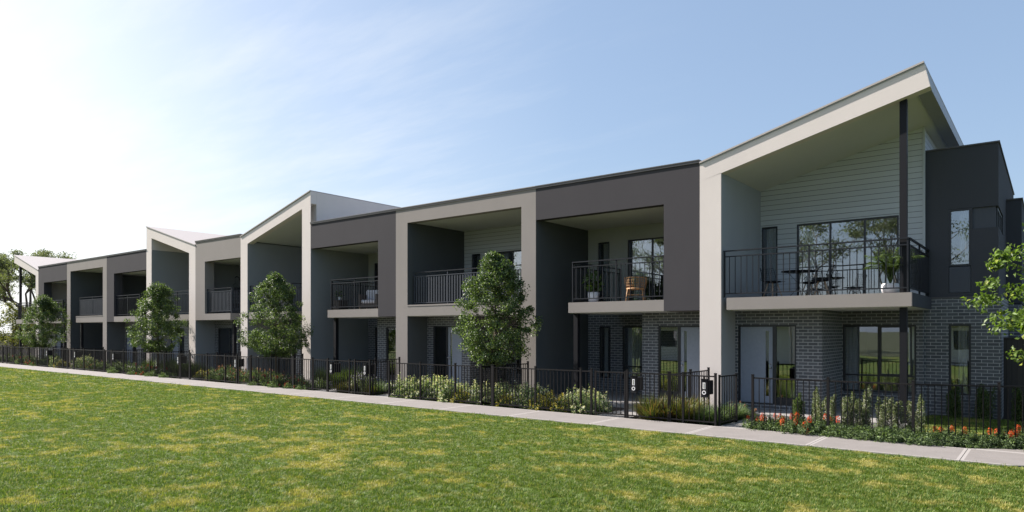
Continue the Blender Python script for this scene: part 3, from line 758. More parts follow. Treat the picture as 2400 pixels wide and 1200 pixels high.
fence('metal front fence before the smaller-looking greige townhouse', [xs(-44.24, -42.82, -41.34, -40.1)], gates=[(-45.19, F, .92, 0)])
fence('metal front fence with an open gateway far to the left', [xs(-47.43, -45.9, -45.23), xs(-55.88, -54.45, -52.99, -51.54, -50.18, -48.33)], gates=[(-56.77, F, .9, 0)])
fence('metal front fence at the left edge of the photo', [xs(-66, -64.5, -63, -61.5, -60, -58.4, -56.8)])
div = [(-7.30, 'between the two rightmost townhouses'), (-13.4, 'right of the cream-flowering shrub bed'), (-19.5, 'left of the cream-flowering shrub bed'), (-25.65, 'ending at the right pier of the middle cream townhouse'),
       (-30.65, 'ending at the left pier of the middle cream townhouse'), (-35.6, 'ending at the right pier of the cream townhouse sloping down right'), (-40.6, 'ending at the left pier of the cream townhouse sloping down right'),
       (-46.4, 'ending at the right pier of the far greige portal'), (-52.4, 'ending at the left pier of the far greige portal'), (-58.3, 'beside the farthest cream townhouse')]
for xx, t in div:
    r = thing('metal_fence', 'low metal dividing fence ' + t, 'fence', (xx, F, 0), 0, 'dividing fences between the front gardens')
    for yy in (16.7, 17.88): put('post', post_mesh(), r, xx, yy)
    for ya, L in ((F+.03, 1.145), (16.725, 1.13)): put('fence_panel', panel_mesh(L), r, xx, ya, R(90))

# letterboxes
def letterbox(x, label, z0=.64):
    r = thing('letterbox', label, 'letterbox', (x, F+.03, z0), 0, 'black letterboxes on the front fences')
    if 'lb' not in PM:
        m = MB(); m.box(-.08, .08, -.05, .02, 0, .43); m.box(-.076, .076, .02, .32, .06, .39); PM['lb'] = m.mesh('case', M['black'])
        m = MB(); m.box(-.032, .032, -.056, -.051, .2, .35); m.box(-.010, .010, -.059, -.0565, .215, .335, 1); PM['pl'] = m.mesh('number_plate', [M['white'], M['chrome']])
        m = MB(); n = 20; vs = []
        for rr, yy in ((.028, -.052), (.028, -.060), (.048, -.060), (.048, -.052)):
            for k in range(n): a = 2*math.pi*k/n; vs.append((rr*math.cos(a), yy, .115+rr*math.sin(a)))
        fs = [(i*n+k, i*n+(k+1) % n, (i+1)*n+(k+1) % n, (i+1)*n+k) for i in range(3) for k in range(n)]
        m.add(vs, fs); PM['rg'] = m.mesh('lock_ring', M['white'])
        m = MB(); m.box(-.085, .085, -.07, .025, .43, .437); PM['rf'] = m.mesh('lid', M['black'])
    for nme, k in (('case', 'lb'), ('number_plate', 'pl'), ('lock_ring', 'rg'), ('lid', 'rf')):
        o = bpy.data.objects.new(nme, PM[k]); COL.objects.link(o); adopt(o, r)
letterbox(-6.43, 'black letterbox beside the open gate of the right end townhouse')
letterbox(-8.28, 'black letterbox beside the closed gate near the right')
letterbox(-18.63, 'black letterbox left of the open gate by the cream-flowering shrubs')
letterbox(-20.50, 'black letterbox on the fence near the charcoal townhouse with wicker armchair')
letterbox(-26.95, 'black letterbox on the fence below the hanging egg chair balcony')
letterbox(-31.9, 'small black letterbox on the fence left of the egg chair townhouse')
letterbox(-38.95, 'small black letterbox on the fence left of the third round tree')
letterbox(-44.1, 'small black letterbox before the far greige portal townhouse')
letterbox(-48.5, 'small black letterbox left of the open gateway far to the left')

# paths from the gates to the porches
pth = MB()
for xa, xb in ((-6.08, -5.38), (-9.45, -8.5), (-18.3, -17.45), (-21.6, -20.72), (-26.75, -25.85), (-31.7, -30.9), (-40.0, -39.2), (-45.15, -44.3), (-48.2, -47.5)):
    pth.box(xa, xb, 15.43, 17.895, -.1, -.008)
tag(pth.build('garden_path', M['concrete']), kind='structure')
# ------------------------------------------------------------------ foliage tools
def np_mesh(name, V, faces_per, mats, midx=None, smooth=False):
    """V: (n, k, 3) vertices of n separate leaves; faces_per: faces inside one leaf"""
    n, k = V.shape[0], V.shape[1]
    me = bpy.data.meshes.new(name)
    loops = []; tot = []
    F_ = [np.array(f) for f in faces_per]
    base = (np.arange(n)*k)[:, None]
    allf = [base + f[None, :] for f in F_]            # each (n, len)
    L = np.concatenate([a.reshape(n, -1) for a in allf], axis=1).reshape(-1)
    sizes = np.tile(np.array([len(f) for f in F_]), n)
    me.vertices.add(n*k); me.vertices.foreach_set('co', V.reshape(-1).astype(np.float32))
    me.loops.add(len(L)); me.loops.foreach_set('vertex_index', L.astype(np.int32))
    me.polygons.add(len(sizes))
    st = np.concatenate([[0], np.cumsum(sizes)[:-1]])
    me.polygons.foreach_set('loop_start', st.astype(np.int32)); me.polygons.foreach_set('loop_total', sizes.astype(np.int32))
    for m in mats: me.materials.append(m)
    if midx is not None: me.polygons.foreach_set('material_index', np.repeat(midx, len(F_)).astype(np.int32))
    me.update(); me.validate()
    return me
def unit(v): return v/np.maximum(np.linalg.norm(v, axis=-1, keepdims=True), 1e-9)
def leaves(rg, P, out, size, aspect=.55, up=.35, jit=.9, fold=.18, svar=.35, droop=0):
    """leaf blades (6 vertices, folded on the midrib) at points P, facing roughly outward"""
    n = len(P)
    nrm = unit(out*.7 + rg.normal(size=(n, 3))*jit + np.array([0, 0, up]))
    t = unit(np.cross(nrm, unit(rg.normal(size=(n, 3)))))
    t[:, 2] -= droop; t = unit(t); nrm = unit(nrm - t*(nrm*t).sum(1, keepdims=True))
    b = np.cross(nrm, t)
    s = (size*(1+rg.uniform(-svar, svar, n)))[:, None]; wv = s*aspect*.5
    base = P; tip = P+t*s; mid = P+t*s*.45 - nrm*s*fold*.0
    l = mid+b*wv+nrm*s*fold; r = mid-b*wv+nrm*s*fold
    tip = tip - nrm*s*.12
    return np.stack([base, l, tip, r, mid], axis=1)
LF = [(0, 4, 1), (1, 4, 2), (2, 4, 3), (3, 4, 0)]
LEAFQ = [(0, 3, 2, 1)]

LM = dict(
  pear=[leaf_mat('pear_leaf_dark', (.05, .08, .03), .3, .42), leaf_mat('pear_leaf_mid', (.075, .118, .042), .35, .4), leaf_mat('pear_leaf_light', (.15, .2, .075), .4, .42)],
  lime=[leaf_mat('lime_leaf_mid', (.085, .135, .028), .42, .42), leaf_mat('lime_leaf_light', (.14, .21, .045), .45, .42), leaf_mat('lime_leaf_yellow', (.26, .29, .05), .4, .5)],
  gum=[leaf_mat('gum_leaf_grey', (.15, .17, .11), .4, .5), leaf_mat('gum_leaf_olive', (.18, .2, .11), .4, .5), leaf_mat('gum_leaf_dark', (.09, .11, .06), .35, .5)],
  yellow=[leaf_mat('golden_leaf', (.13, .135, .025), .35, .5), leaf_mat('golden_leaf_dark', (.05, .07, .02), .3, .5), leaf_mat('golden_leaf_light', (.26, .25, .05), .4, .5)],
  white=[leaf_mat('grey_green_leaf', (.2, .27, .12), .4, .5), leaf_mat('pale_grey_green_leaf', (.3, .38, .18), .3, .5), leaf_mat('deep_green_leaf', (.06, .1, .035), .3, .5)],
  dark=[leaf_mat('dark_green_leaf', (.055, .09, .028), .3, .5), leaf_mat('moss_green_leaf', (.09, .14, .04), .3, .5), leaf_mat('olive_leaf', (.13, .16, .05), .3, .5)],
  needle=[leaf_mat('needle_leaf', (.11, .165, .065), .3, .5), leaf_mat('needle_leaf_light', (.2, .27, .12), .3, .5), leaf_mat('needle_leaf_dark', (.035, .06, .025), .25, .5)],
  strap=[leaf_mat('strap_leaf_green', (.085, .13, .03), .3, .45), leaf_mat('strap_leaf_olive', (.16, .17, .045), .3, .5), leaf_mat('strap_leaf_rust', (.2, .12, .04), .3, .5)],
  silver=[leaf_mat('silver_leaf', (.24, .27, .17), .3, .6), leaf_mat('sage_leaf', (.16, .2, .09), .3, .6), leaf_mat('sage_leaf_dark', (.08, .1, .045), .25, .6)],
)
FLW = dict(cream=leaf_mat('cream_petal', (.7, .65, .47), .3, .6, .12), yellow=leaf_mat('yellow_petal', (.48, .37, .04), .3, .6, .25),
           orange=leaf_mat('orange_petal', (.62, .085, .015), .25, .55, .3), pink=leaf_mat('dusty_pink_petal', (.4, .2, .16), .3, .6, .3),
           mauve=leaf_mat('mauve_petal', (.3, .27, .45), .3, .6, .2), white=leaf_mat('off_white_petal', (.5, .46, .4), .3, .6, .15), red=leaf_mat('brick_red_petal', (.35, .05, .03), .25, .55, .3))

def np_obj(name, me, par, loc=(0, 0, 0)):
    o = bpy.data.objects.new(name, me); COL.objects.link(o); o.location = loc
    if par is not None: adopt(o, par); WORLD[o.name] = (0, 0, 0)
    return o
def tree(name, seed, h, rad, zbot, trunk_r, mats, leaf, n_cl, per, shape, label, cat, loc, group=None, bark='bark', clr=.3, squash=.8, lean=(0, 0), aspect=.6, light=.3, fork=.35, off=(0, 0)):
    """crown made of leaf clumps on real limbs; shape(t) gives the relative radius at height t of the crown"""
    rg = np.random.default_rng(seed); rr = random.Random(seed)
    root = thing(name, label, cat, loc, 0, group)
    cl = []
    for i in range(n_cl):
        t = rg.random(); 
        R_ = rad*shape(t)*(.5+.5*rg.random()**.6)*(1.18 if i % 11 == 0 else 1) if i % 4 else rad*shape(t)*rg.random()*.6
        a = rg.random()*2*math.pi
        wob = 1+.14*math.sin(3*a+seed+t*4)+.13*math.sin(5*a+t*11+seed)
        z = zbot+(h-zbot)*t
        cl.append((R_*wob*math.cos(a)+lean[0]*t+off[0], R_*wob*math.sin(a)+lean[1]*t+off[1], z))
    # limbs
    mb = MB(); T0 = zbot*.9 + (h-zbot)*.12
    top = (lean[0]*.8+off[0]*.8, lean[1]*.8+off[1]*.8, zbot+(h-zbot)*.85)
    mb.tube([(0, 0, -.1), (.012, .01, T0*.5), (-.01, .015, T0), ((top[0])*.5+.02, top[1]*.5, (T0+top[2])/2), top], [trunk_r*1.35, trunk_r, trunk_r*.85, trunk_r*.5, trunk_r*.15], 9)
    trunk = mb.build('trunk', M[bark], root, True)
    lb = MB()
    for i, c in enumerate(cl):
        if i % 2: continue
        zt = max(T0*.8, c[2]-(.35+.5*rr.random())*max(.4, math.hypot(c[0], c[1])))
        f = min(1, max(0, (zt-T0)/(max(.1, top[2]-T0))))
        s0 = Vector((top[0]*f, top[1]*f, min(zt, top[2])))
        e = Vector(c); mdl = s0.lerp(e, .5)+Vector((rr.uniform(-.06, .06), rr.uniform(-.06, .06), -.06))*rad
        r0 = trunk_r*fork*(1-.5*f)
        lb.tube([s0, mdl, e], [r0, r0*.6, r0*.2], 5, cap=False)
    lb.build('limbs', M[bark], root, True)
    C = np.array(cl); n = n_cl*per
    idx = rg.integers(0, n_cl, n)
    d = unit(rg.normal(size=(n, 3))); rad_c = clr*(.5+rg.random(n_cl))[idx]
    P = C[idx] + d*(rad_c*rg.random(n)**.4)[:, None]*np.array([1, 1, squash])
    ctr = np.array([off[0], off[1], (zbot+h)/2])
    out = unit(P-ctr)*.6+d*.6
    V = leaves(rg, P, out, leaf, aspect)
    tone = rg.random(n_cl)[idx]
    mi = np.where(rg.random(n) < light*(.4+tone), 2, np.where(rg.random(n) < .5, 1, 0))
    me = np_mesh('crown', V, LF, mats, mi)
    np_obj('crown', me, root)
    return root
egg = lambda t: (math.sin(math.pi*min(1, (t*.93+.09))**.82))**.75
def streettree(seed, x, y, label, h=4.66, rad=1.16, off=(0, 0)):
    return tree('street_tree', seed, h, rad, 1.25, .055, LM['pear'], .066, 290, 88, lambda t: float(np.interp(t, [0, .12, .32, .5, .72, .9, 1], [.42, .85, 1.04, .92, .68, .4, .12])), label, 'tree', (x, y, -.05), 'round-headed street trees in the front gardens', clr=.2, aspect=.6, light=.34, off=off)
streettree(11, at(1160, 16.45), 16.45, 'nearest bushy green garden tree before the greige portal townhouse', 4.6, 1.2)
streettree(12, at(646, 16.45), 16.45, 'bushy green garden tree before the middle cream townhouse', 4.56, 1.3)
streettree(13, at(370, 16.45), 16.45, 'bushy green garden tree before the cream townhouse sloping down right', 4.6, 1.32)
streettree(14, at(101, 16.45), 16.45, 'bushy green garden tree farthest left along the front fences', 4.52, 1.34)
tree('street_tree', 21, 4.6, 1.78, 1.6, .07, LM['lime'], .092, 150, 85, lambda t: max(.2, (1-abs((t-.4)/.68)**2)), 'lime green leafy tree at the right edge of the photo', 'tree', (.72, 16.9, -.05), clr=.28, aspect=.62, light=.03, squash=.6)
tree('golden_tree', 22, 4.4, 1.7, .9, .06, LM['yellow'], .12, 90, 60, lambda t: max(.2, (1-abs((t-.35)/.7)**2)), 'golden green tree at the left edge before the farthest townhouse', 'tree', (at(30, 18.4), 18.4, -.05), clr=.4, light=.25)
tree('golden_tree', 23, 4.1, 1.3, .9, .05, LM['yellow'], .12, 60, 60, lambda t: max(.2, (1-abs((t-.35)/.7)**2)), 'small golden green tree between post and pier of the farthest townhouse', 'tree', (at(66, 20.6), 20.6, -.05), clr=.36, light=.2)

# big gum trees: open crowns of separate clumps on crooked limbs
def gum(seed, loc, h, spread, label, leafsize=.26, n=34, per=170, first=.3, thick=.38, mats='gum', bark='bark', name='gum_tree', clr=1.0, asp=.3, group=None):
    rg = np.random.default_rng(seed); rr = random.Random(seed)
    root = thing(name, label, 'tree', loc, 0, group)
    tips = []; lb = MB(); tb = MB()
    H0 = h*first
    tb.tube([(0, 0, -.2), (.1, 0, H0*.5), (-.1, .1, H0)], [thick, thick*.8, thick*.62], 9)
    def grow(p, d, L, r, lv):
        pts = [p]; q = Vector(p); dd = Vector(d)
        for k in range(3):
            dd = (dd + Vector((rr.uniform(-.35, .35), rr.uniform(-.35, .35), rr.uniform(-.12, .22)))).normalized()
            q = q + dd*L/3; pts.append(q.copy())
        lb.tube(pts, [r, r*.85, r*.7, r*.55], 6, cap=False)
        if lv == 1: tips.append(tuple(pts[2]))
        if lv == 0: tips.append(tuple(q)); tips.append(tuple(pts[2])); return
        for k in range(3 if lv > 1 else 2):
            a = rr.uniform(0, 2*math.pi); sp = rr.uniform(.55, 1.0)
            e = (dd + Vector((math.cos(a)*sp, math.sin(a)*sp, rr.uniform(-.05, .45)))).normalized()
            grow(pts[-1], e, L*rr.uniform(.6, .8), r*.52, lv-1)
    for k in range(4):
        a = 2*math.pi*k/4+rr.uniform(-.4, .4)
        grow(Vector((-.1, .1, H0*rr.uniform(.8, 1))), Vector((math.cos(a)*spread, math.sin(a)*spread, 1)).normalized(), h*.33, thick*.5, 2)
    tb.build('trunk', M[bark], root, True); lb.build('limbs', M[bark], root, True)
    C = np.array(tips); sel = C[rg.permutation(len(C))[:n]]
    m = len(sel)*per; idx = rg.integers(0, len(sel), m); d = unit(rg.normal(size=(m, 3)))
    rc = clr*(.5+.8*rg.random(len(sel)))[idx]
    P = sel[idx]+d*(rc*rg.random(m)**.45)[:, None]*np.array([1.15, 1.15, .6])
    V = leaves(rg, P, d, leafsize, asp, droop=.5)
    mi = rg.integers(0, 3, m)
    np_obj('crown', np_mesh('crown', V, LF, LM[mats], mi), root)
    return root
gum(4, (-100, 30, 0), 13.0, .7, 'tall spreading gum tree with open crown behind the farthest townhouse', n=62, per=190, clr=1.0, leafsize=.27)
gum(9, (-109, 33, 0), 13, .75, 'grey green gum tree at the left edge beyond the farthest townhouse', n=60, per=190, clr=1.15, leafsize=.3)
gum(5, (-130, 40, 0), 13.0, .8, 'lower gum tree farther back between the two big gum trees', n=40, per=200, clr=1.2, leafsize=.3)

# ------------------------------------------------------------------ shrubs
def blades(rg, n, r0, L, wdt, spread, bend=.5, seg=4):
    """arching strap leaves from a tuft; returns (n, 2*(seg+1), 3)"""
    a = rg.random(n)*2*math.pi; rr_ = r0*np.sqrt(rg.random(n))
    base = np.stack([rr_*np.cos(a), rr_*np.sin(a), np.zeros(n)], 1)
    a2 = a+rg.normal(size=n)*.6; tilt = spread*rg.random(n)**.7
    Ls = L*(.6+.4*rg.random(n))
    sd = np.stack([-np.sin(a2), np.cos(a2), np.zeros(n)], 1)
    hd = np.stack([np.cos(a2), np.sin(a2), np.zeros(n)], 1)
    out = []; p = base.copy()
    for k in range(seg+1):
        t = k/seg; wk = wdt*(1-t**2)*.5+.0008
        out += [p+sd*wk, p-sd*wk]
        ang = tilt+bend*t*(.4+tilt)
        p = p+(hd*np.sin(ang)[:, None]+np.array([0, 0, 1.])*np.cos(ang)[:, None])*(Ls/seg)[:, None]
    return np.stack(out, 1)
def bladefaces(seg=4): return [(2*k, 2*k+1, 2*k+3, 2*k+2) for k in range(seg)]
def mound_points(rg, n, rx, h, z0=.03, shell=.55):
    d = unit(rg.normal(size=(n, 3))); d[:, 2] = np.abs(d[:, 2])
    lump = 1+.14*np.sin(d[:, 0]*7+1)*np.cos(d[:, 1]*6)+.1*rg.normal(size=n)*.5
    s = (shell+(1-shell)*rg.random(n)**.6)*lump
    return np.stack([d[:, 0]*rx*s, d[:, 1]*rx*s, z0+d[:, 2]*h*s], 1), d
PROTO = {}
def shrub_mesh(kind, var):
    k = (kind, var)
    if k in PROTO: return PROTO[k]
    rg = np.random.default_rng(hash_(kind)*10+var); parts = []
    if kind in ('cream', 'yellow', 'olive', 'mauve'):
        rx, h, n, ls, mt = {'cream': (.54, .82, 3000, .05, 'white'), 'yellow': (.42, .46, 2300, .034, 'dark'), 'olive': (.45, .55, 2200, .045, 'dark'), 'mauve': (.42, .6, 2000, .045, 'dark')}[kind]
        # upright sprays: leaves along many short stems
        ns = 70; P, d = mound_points(rg, ns, rx*.9, h*.95, shell=.75)
        t = rg.random(n)**.6; i = rg.integers(0, ns, n); root = P*np.array([.25, .25, .1])
        Q = root[i]+(P[i]-root[i])*t[:, None]+rg.normal(size=(n, 3))*.028
        parts.append(('foliage', np_mesh('foliage', leaves(rg, Q, d[i], ls, .5), LF, LM[mt], rg.integers(0, 3, n))))
        fc = {'cream': 'cream', 'yellow': 'yellow', 'mauve': 'mauve'}.get(kind)
        if fc:
            m = {'cream': 640, 'yellow': 900, 'mauve': 420}[kind]; i = rg.integers(0, ns, m)
            top = rg.random(m)
            Q = P[i]*(1.0-.10*top)[:, None]+rg.normal(size=(m, 3))*.022+np.array([0, 0, .02])
            parts.append(('flowers', np_mesh('flowers', leaves(rg, Q, d[i], {'cream': .034, 'yellow': .021}.get(kind, .03), .9, up=.8), LF, [FLW[fc]])))
    elif kind in ('strap', 'finegrass', 'darkgrass'):
        n, L, wd, sp, mt = {'strap': (420, .78, .016, .75, 'strap'), 'finegrass': (900, .6, .006, .8, 'needle'), 'darkgrass': (600, .85, .011, .55, 'dark')}[kind]
        V = blades(rg, n, .16, L, wd, sp, .7)
        parts.append(('foliage', np_mesh('foliage', V, bladefaces(), LM[mt], rg.integers(0, 3, n))))
    elif kind in ('orange', 'red', 'needle', 'pinktip'):
        rx, h = {'orange': (.6, .36), 'red': (.46, .4), 'needle': (.5, .31), 'pinktip': (.55, .5)}[kind]
        n = 3600; ns = 110; P, d = mound_points(rg, ns, rx, h, shell=.6)
        i = rg.integers(0, ns, n); t = rg.random(n)**.5; root = P*np.array([.35, .35, .05])
        Q = root[i]+(P[i]-root[i])*t[:, None]+rg.normal(size=(n, 3))*.02
        parts.append(('foliage', np_mesh('foliage', leaves(rg, Q, d[i], .055, .2, up=.5, jit=.8), LF, LM['needle'], rg.integers(0, 3, n))))
        if kind != 'needle':
            nf = {'orange': 5, 'red': 6, 'pinktip': 26}[kind]; bl = []
            for q in range(nf):
                p = P[rg.integers(0, ns)]*1.02; hh = {'orange': .13, 'red': .1, 'pinktip': .07}[kind]; wr = {'orange': .042, 'red': .035, 'pinktip': .016}[kind]
                m = 110 if kind != 'pinktip' else 45; a = rg.random(m)*6.283; z = rg.random(m)*hh
                r_ = wr*np.sin(np.pi*(.12+.8*z/hh))**.6
                O = np.stack([np.cos(a), np.sin(a), np.full(m, .3)], 1)
                Q = p+np.stack([r_*np.cos(a), r_*np.sin(a), z-.01], 1)
                bl.append(leaves(rg, Q, O*2.5, .026, .35, up=.2, jit=.4))
            fm = [FLW[{'orange': 'orange', 'red': 'red', 'pinktip': 'pink'}[kind]]]
            if kind == 'pinktip': parts.append(('flowers', np_mesh('flowers', np.concatenate(bl), LF, fm)))
            else:
                for b_ in bl: parts.append(('flower_head', np_mesh('flower_head', b_, LF, fm)))
    elif kind in ('spike', 'cone', 'lavender'):
        ns = {'spike': 5, 'cone': 11, 'lavender': 16}[kind]; H = {'spike': .98, 'cone': .8, 'lavender': .62}[kind]; R0 = {'spike': .24, 'cone': .12, 'lavender': .22}[kind]
        bl = []; mi = []; fl = []
        for q in range(ns):
            a = rg.random()*6.283; r_ = R0*rg.random()**.5; hh = H*(.72+.28*rg.random()); tlt = .14*rg.normal(size=2) if kind != 'cone' else .1*rg.normal(size=2)
            m = 520 if kind == 'spike' else 300; z = rg.random(m)*hh; wv = (.05 if kind != 'cone' else .06)*(1-(z/hh)**3)+.006
            aa = rg.random(m)*6.283
            Q = np.stack([r_*math.cos(a)+tlt[0]*z+wv*np.cos(aa), r_*math.sin(a)+tlt[1]*z+wv*np.sin(aa), z], 1)
            O = np.stack([np.cos(aa), np.sin(aa), np.full(m, .5)], 1)
            V = leaves(rg, Q, O*.2, .045, .3, up=0, jit=.8, droop=-.6); bl.append(V)
            if kind == 'spike':
                mm = 90; z = hh*(.3+.7*rg.random(mm)); wv = .05*(1-(z/hh)**3)+.008; aa = rg.random(mm)*6.283
                Q = np.stack([r_*math.cos(a)+tlt[0]*z+wv*np.cos(aa), r_*math.sin(a)+tlt[1]*z+wv*np.sin(aa), z], 1)
                fl.append(leaves(rg, Q, np.stack([np.cos(aa), np.sin(aa), aa*0+.4], 1)*2, .02, .8))
            if kind == 'lavender':
                mm = 60; z = hh*(.8+.28*rg.random(mm)); aa = rg.random(mm)*6.283
                Q = np.stack([r_*math.cos(a)+tlt[0]*z+.015*np.cos(aa), r_*math.sin(a)+tlt[1]*z+.015*np.sin(aa), z], 1)
                fl.append(leaves(rg, Q, np.stack([np.cos(aa), np.sin(aa), aa*0+.4], 1)*2, .022, .8))
        V = np.concatenate(bl); mt = {'spike': 'silver', 'cone': 'dark', 'lavender': 'silver'}[kind]
        parts.append(('foliage', np_mesh('foliage', V, LF, LM[mt], rg.integers(0, 3, len(V)))))
        if fl: parts.append(('flowers', np_mesh('flowers', np.concatenate(fl), LF, [FLW['white' if kind == 'spike' else 'mauve']])))
    PROTO[k] = parts; return parts
def hash_(s): return sum((i+1)*ord(c) for i, c in enumerate(s)) % 9973
KN = dict(cream=('flowering_shrub', 'shrub', 'cream-flowering shrubs behind the front fence'), yellow=('yellow_flowering_shrub', 'shrub', 'low yellow-flowering shrubs'),
  olive=('green_shrub', 'shrub', 'green leafy shrubs'), mauve=('mauve_flowering_shrub', 'shrub', 'mauve-flowering shrubs'), strap=('strap_leaf_plant', 'plant', 'olive strap-leaved grass plants'),
  finegrass=('fine_needle_plant', 'plant', 'fine green grass plants'), darkgrass=('dark_blade_plant', 'plant', 'tall dark grass plants'), orange=('orange_flowering_groundcover', 'shrub', 'low orange-flowering groundcover plants'),
  red=('red_flowering_shrub', 'shrub', 'small red-flowering shrubs'), needle=('needle_leaf_shrub', 'shrub', 'low needle-leaved plants'), pinktip=('pink_tipped_shrub', 'shrub', 'mounding shrubs with dusty pink tips'),
  spike=('silver_spire_plant', 'plant', 'silver grey spire plants along the right end fence'), cone=('upright_conifer_shrub', 'shrub', 'upright dark green shrubs'), lavender=('lavender_plant', 'plant', 'mauve-spiked plants'))
cnt = {}; rs = random.Random(5)
ORD = ['first', 'second', 'third', 'fourth', 'fifth', 'sixth', 'seventh', 'eighth', 'ninth', 'tenth', 'eleventh', 'twelfth']
DESC = dict(cream='cream-flowering shrub', yellow='yellow-flowering low shrub', olive='rounded leafy green shrub', mauve='mauve-flowering shrub', strap='olive strap-leaved grass',
  finegrass='fine green grass tuft', darkgrass='dark grass tuft', orange='orange-flowering groundcover', red='small red-flowering mound', needle='soft green needle plant',
  pinktip='pink-tipped green mound', spike='silver grey spire plant', cone='upright dark green shrub', lavender='plant with mauve flower spikes')
def row(kind, where, items, sc=1.0):
    """items: (px column, Y[, scale])"""
    nm, cat, grp = KN[kind]; n = len(items)
    for i, it in enumerate(sorted(items)):
        px, Y = it[0], it[1]; s = (it[2] if len(it) > 2 else 1.0)*sc*rs.uniform(.93, 1.07)
        x = at(px, Y); lab = DESC[kind]+(', '+ORD[i]+' from left ' if n > 1 else ' ')+where
        r = thing(nm, lab, cat, (x, Y, -.055 if Y > 15.42 else 0), rs.uniform(0, 6.28), grp); s *= 1.12 if px < 880 else 1; r.scale = (s,)*3
        for pn, me in shrub_mesh(kind, rs.randrange(2)): np_obj(pn, me, r)
# right end garden
row('orange', 'at the foot of the right end fence', [(1788, 15.75, .72), (1832, 15.9, .7), (1872, 15.65, .82), (1915, 15.8, .9), (2218, 16.0, .72), (2352, 16.2, .7), (2398, 16.3, .8)], 1.22)
row('needle', 'along the path edge at the right end fence', [(1965, 15.62, .85), (2012, 15.62, .9), (2060, 15.6, 1.0), (2105, 15.62, .95), (2165, 15.6, .95), (2205, 15.75, .8), (2270, 15.95, .85), (2312, 16.1, .85), (2375, 16.3, .9)], 1.1)
row('spike', 'before the big ground floor window', [(1925, 17.0, .98), (1962, 16.8, .95), (1992, 16.9, .95), (2020, 16.95, 1.05), (2052, 16.9, .98), (2082, 16.8, .95), (2112, 16.9, 1.0), (2145, 16.75, 1.0)])
row('cone', 'against the brick of the right end townhouse', [(1870, 17.3, 1.0), (1912, 17.4, .8), (2236, 20.9, 1.0), (2300, 20.9, 1.1), (2392, 20.9, 1.15)])
row('finegrass', 'inside the open gate of the right end garden', [(1668, 16.3, .9), (1697, 16.6, .9), (1722, 17.0, .9), (1650, 15.95, .85), (1680, 15.9, .7)])
row('pinktip', 'between the open gate and the right end doorway', [(1712, 17.3, .9), (1735, 17.55, .8)])
# garden of the charcoal townhouse near the right
row('strap', 'right of the closed gate near the right', [(1528, 15.75, .95), (1545, 16.4, .95), (1568, 15.85, .95), (1590, 16.5, .95), (1605, 15.9, .9), (1628, 16.6, .9), (1512, 16.1, .85)])
row('cream', 'left of the closed gate near the right', [(1350, 16.0, .85), (1375, 15.85, .95), (1405, 16.3, .8)])
row('yellow', 'before the charcoal wall near the right', [(1265, 15.75, 1.05), (1292, 16.0, 1.1), (1318, 15.75, 1.1), (1338, 15.9, .9)])
row('cream', 'before the greige portal townhouse', [(945, 15.95), (978, 15.85), (1006, 16.0, 1.05), (1035, 15.95, 1.0), (1056, 15.8), (1085, 16.6, .8), (1124, 16.0, .95), (1150, 15.9, .95), (1178, 16.1, 1.0), (1228, 16.1, .95), (1248, 16.0, 1.0), (1268, 16.4, .8)])
row('yellow', 'amid the cream-flowering shrubs', [(1082, 15.75, .95), (1185, 15.75, .9), (1205, 15.85, .8)])
row('olive', 'inside the open gate left of the cream shrubs', [(893, 17.0, .8), (915, 17.3, .7)])
row('finegrass', 'inside the open gate left of the cream shrubs', [(888, 16.2, .8), (878, 16.6, .7)])
# gardens to the left
row('lavender', 'behind the letterbox fence near the middle', [(838, 16.3), (852, 16.6), (862, 16.1)])
row('darkgrass', 'behind the letterboxes near the middle', [(757, 16.9), (792, 16.8), (812, 17.0), (828, 17.2)])
row('strap', 'behind the letterbox fence near the middle', [(800, 15.8, .55), (812, 15.9, .6), (870, 15.9, .5)])
row('olive', 'left of the closed gate near the middle', [(745, 16.0, .75), (757, 16.2, .7)])
row('red', 'below the second nearest garden tree', [(632, 15.8, .9), (662, 15.8, .9), (698, 15.85, 1.05), (712, 15.8, .8), (680, 16.0, .8)])
row('pinktip', 'below the second nearest garden tree', [(605, 16.4, 1.15), (622, 16.2, 1.0), (642, 16.5, 1.05), (668, 16.4, .95), (700, 16.5, .95)])
row('needle', 'along the fence below the second nearest garden tree', [(600, 15.6, .7), (650, 15.6, .8), (682, 15.62, .7), (715, 15.6, .7)])
row('pinktip', 'below the egg chair balcony', [(516, 16.3, 1.1), (532, 16.5, 1.2), (548, 16.2, 1.1), (562, 16.5, 1.1), (575, 16.3, 1.0)])
row('yellow', 'below the egg chair balcony', [(472, 16.2, .9), (485, 16.4, .9), (498, 16.3, .8)])
row('finegrass', 'at the fence below the egg chair balcony', [(502, 15.75, .7), (522, 15.75, .7)])
row('darkgrass', 'below the third garden tree', [(392, 16.6), (405, 16.9), (420, 16.6), (438, 16.8), (455, 16.9, .9), (468, 17.0, .8), (350, 17.0, .9)])
row('red', 'along the fence below the third garden tree', [(338, 15.8, .9), (352, 15.8, .9), (376, 15.8, 1.0), (330, 16.1, 1.1)])
row('needle', 'along the fence below the third garden tree', [(320, 15.62, .8), (358, 15.6, .85), (392, 15.6, .8)])
row('olive', 'before charcoal house left of sloping roof', [(272, 16.4, .95), (288, 16.6, 1.0), (302, 16.4, 1.0), (316, 16.3, .9), (262, 16.5, .8)])
row('needle', 'at the fence before that charcoal townhouse', [(276, 15.65, 1.0)])
row('pinktip', 'before the far greige portal', [(200, 16.2, .9), (222, 16.3, .8), (240, 16.4, .9)])
row('cream', 'before the far greige portal', [(184, 16.4, .85), (198, 16.8, .9), (210, 16.9, .9)])
row('olive', 'at the fence before the far greige portal', [(232, 15.9, .9), (250, 16.3, .8)])
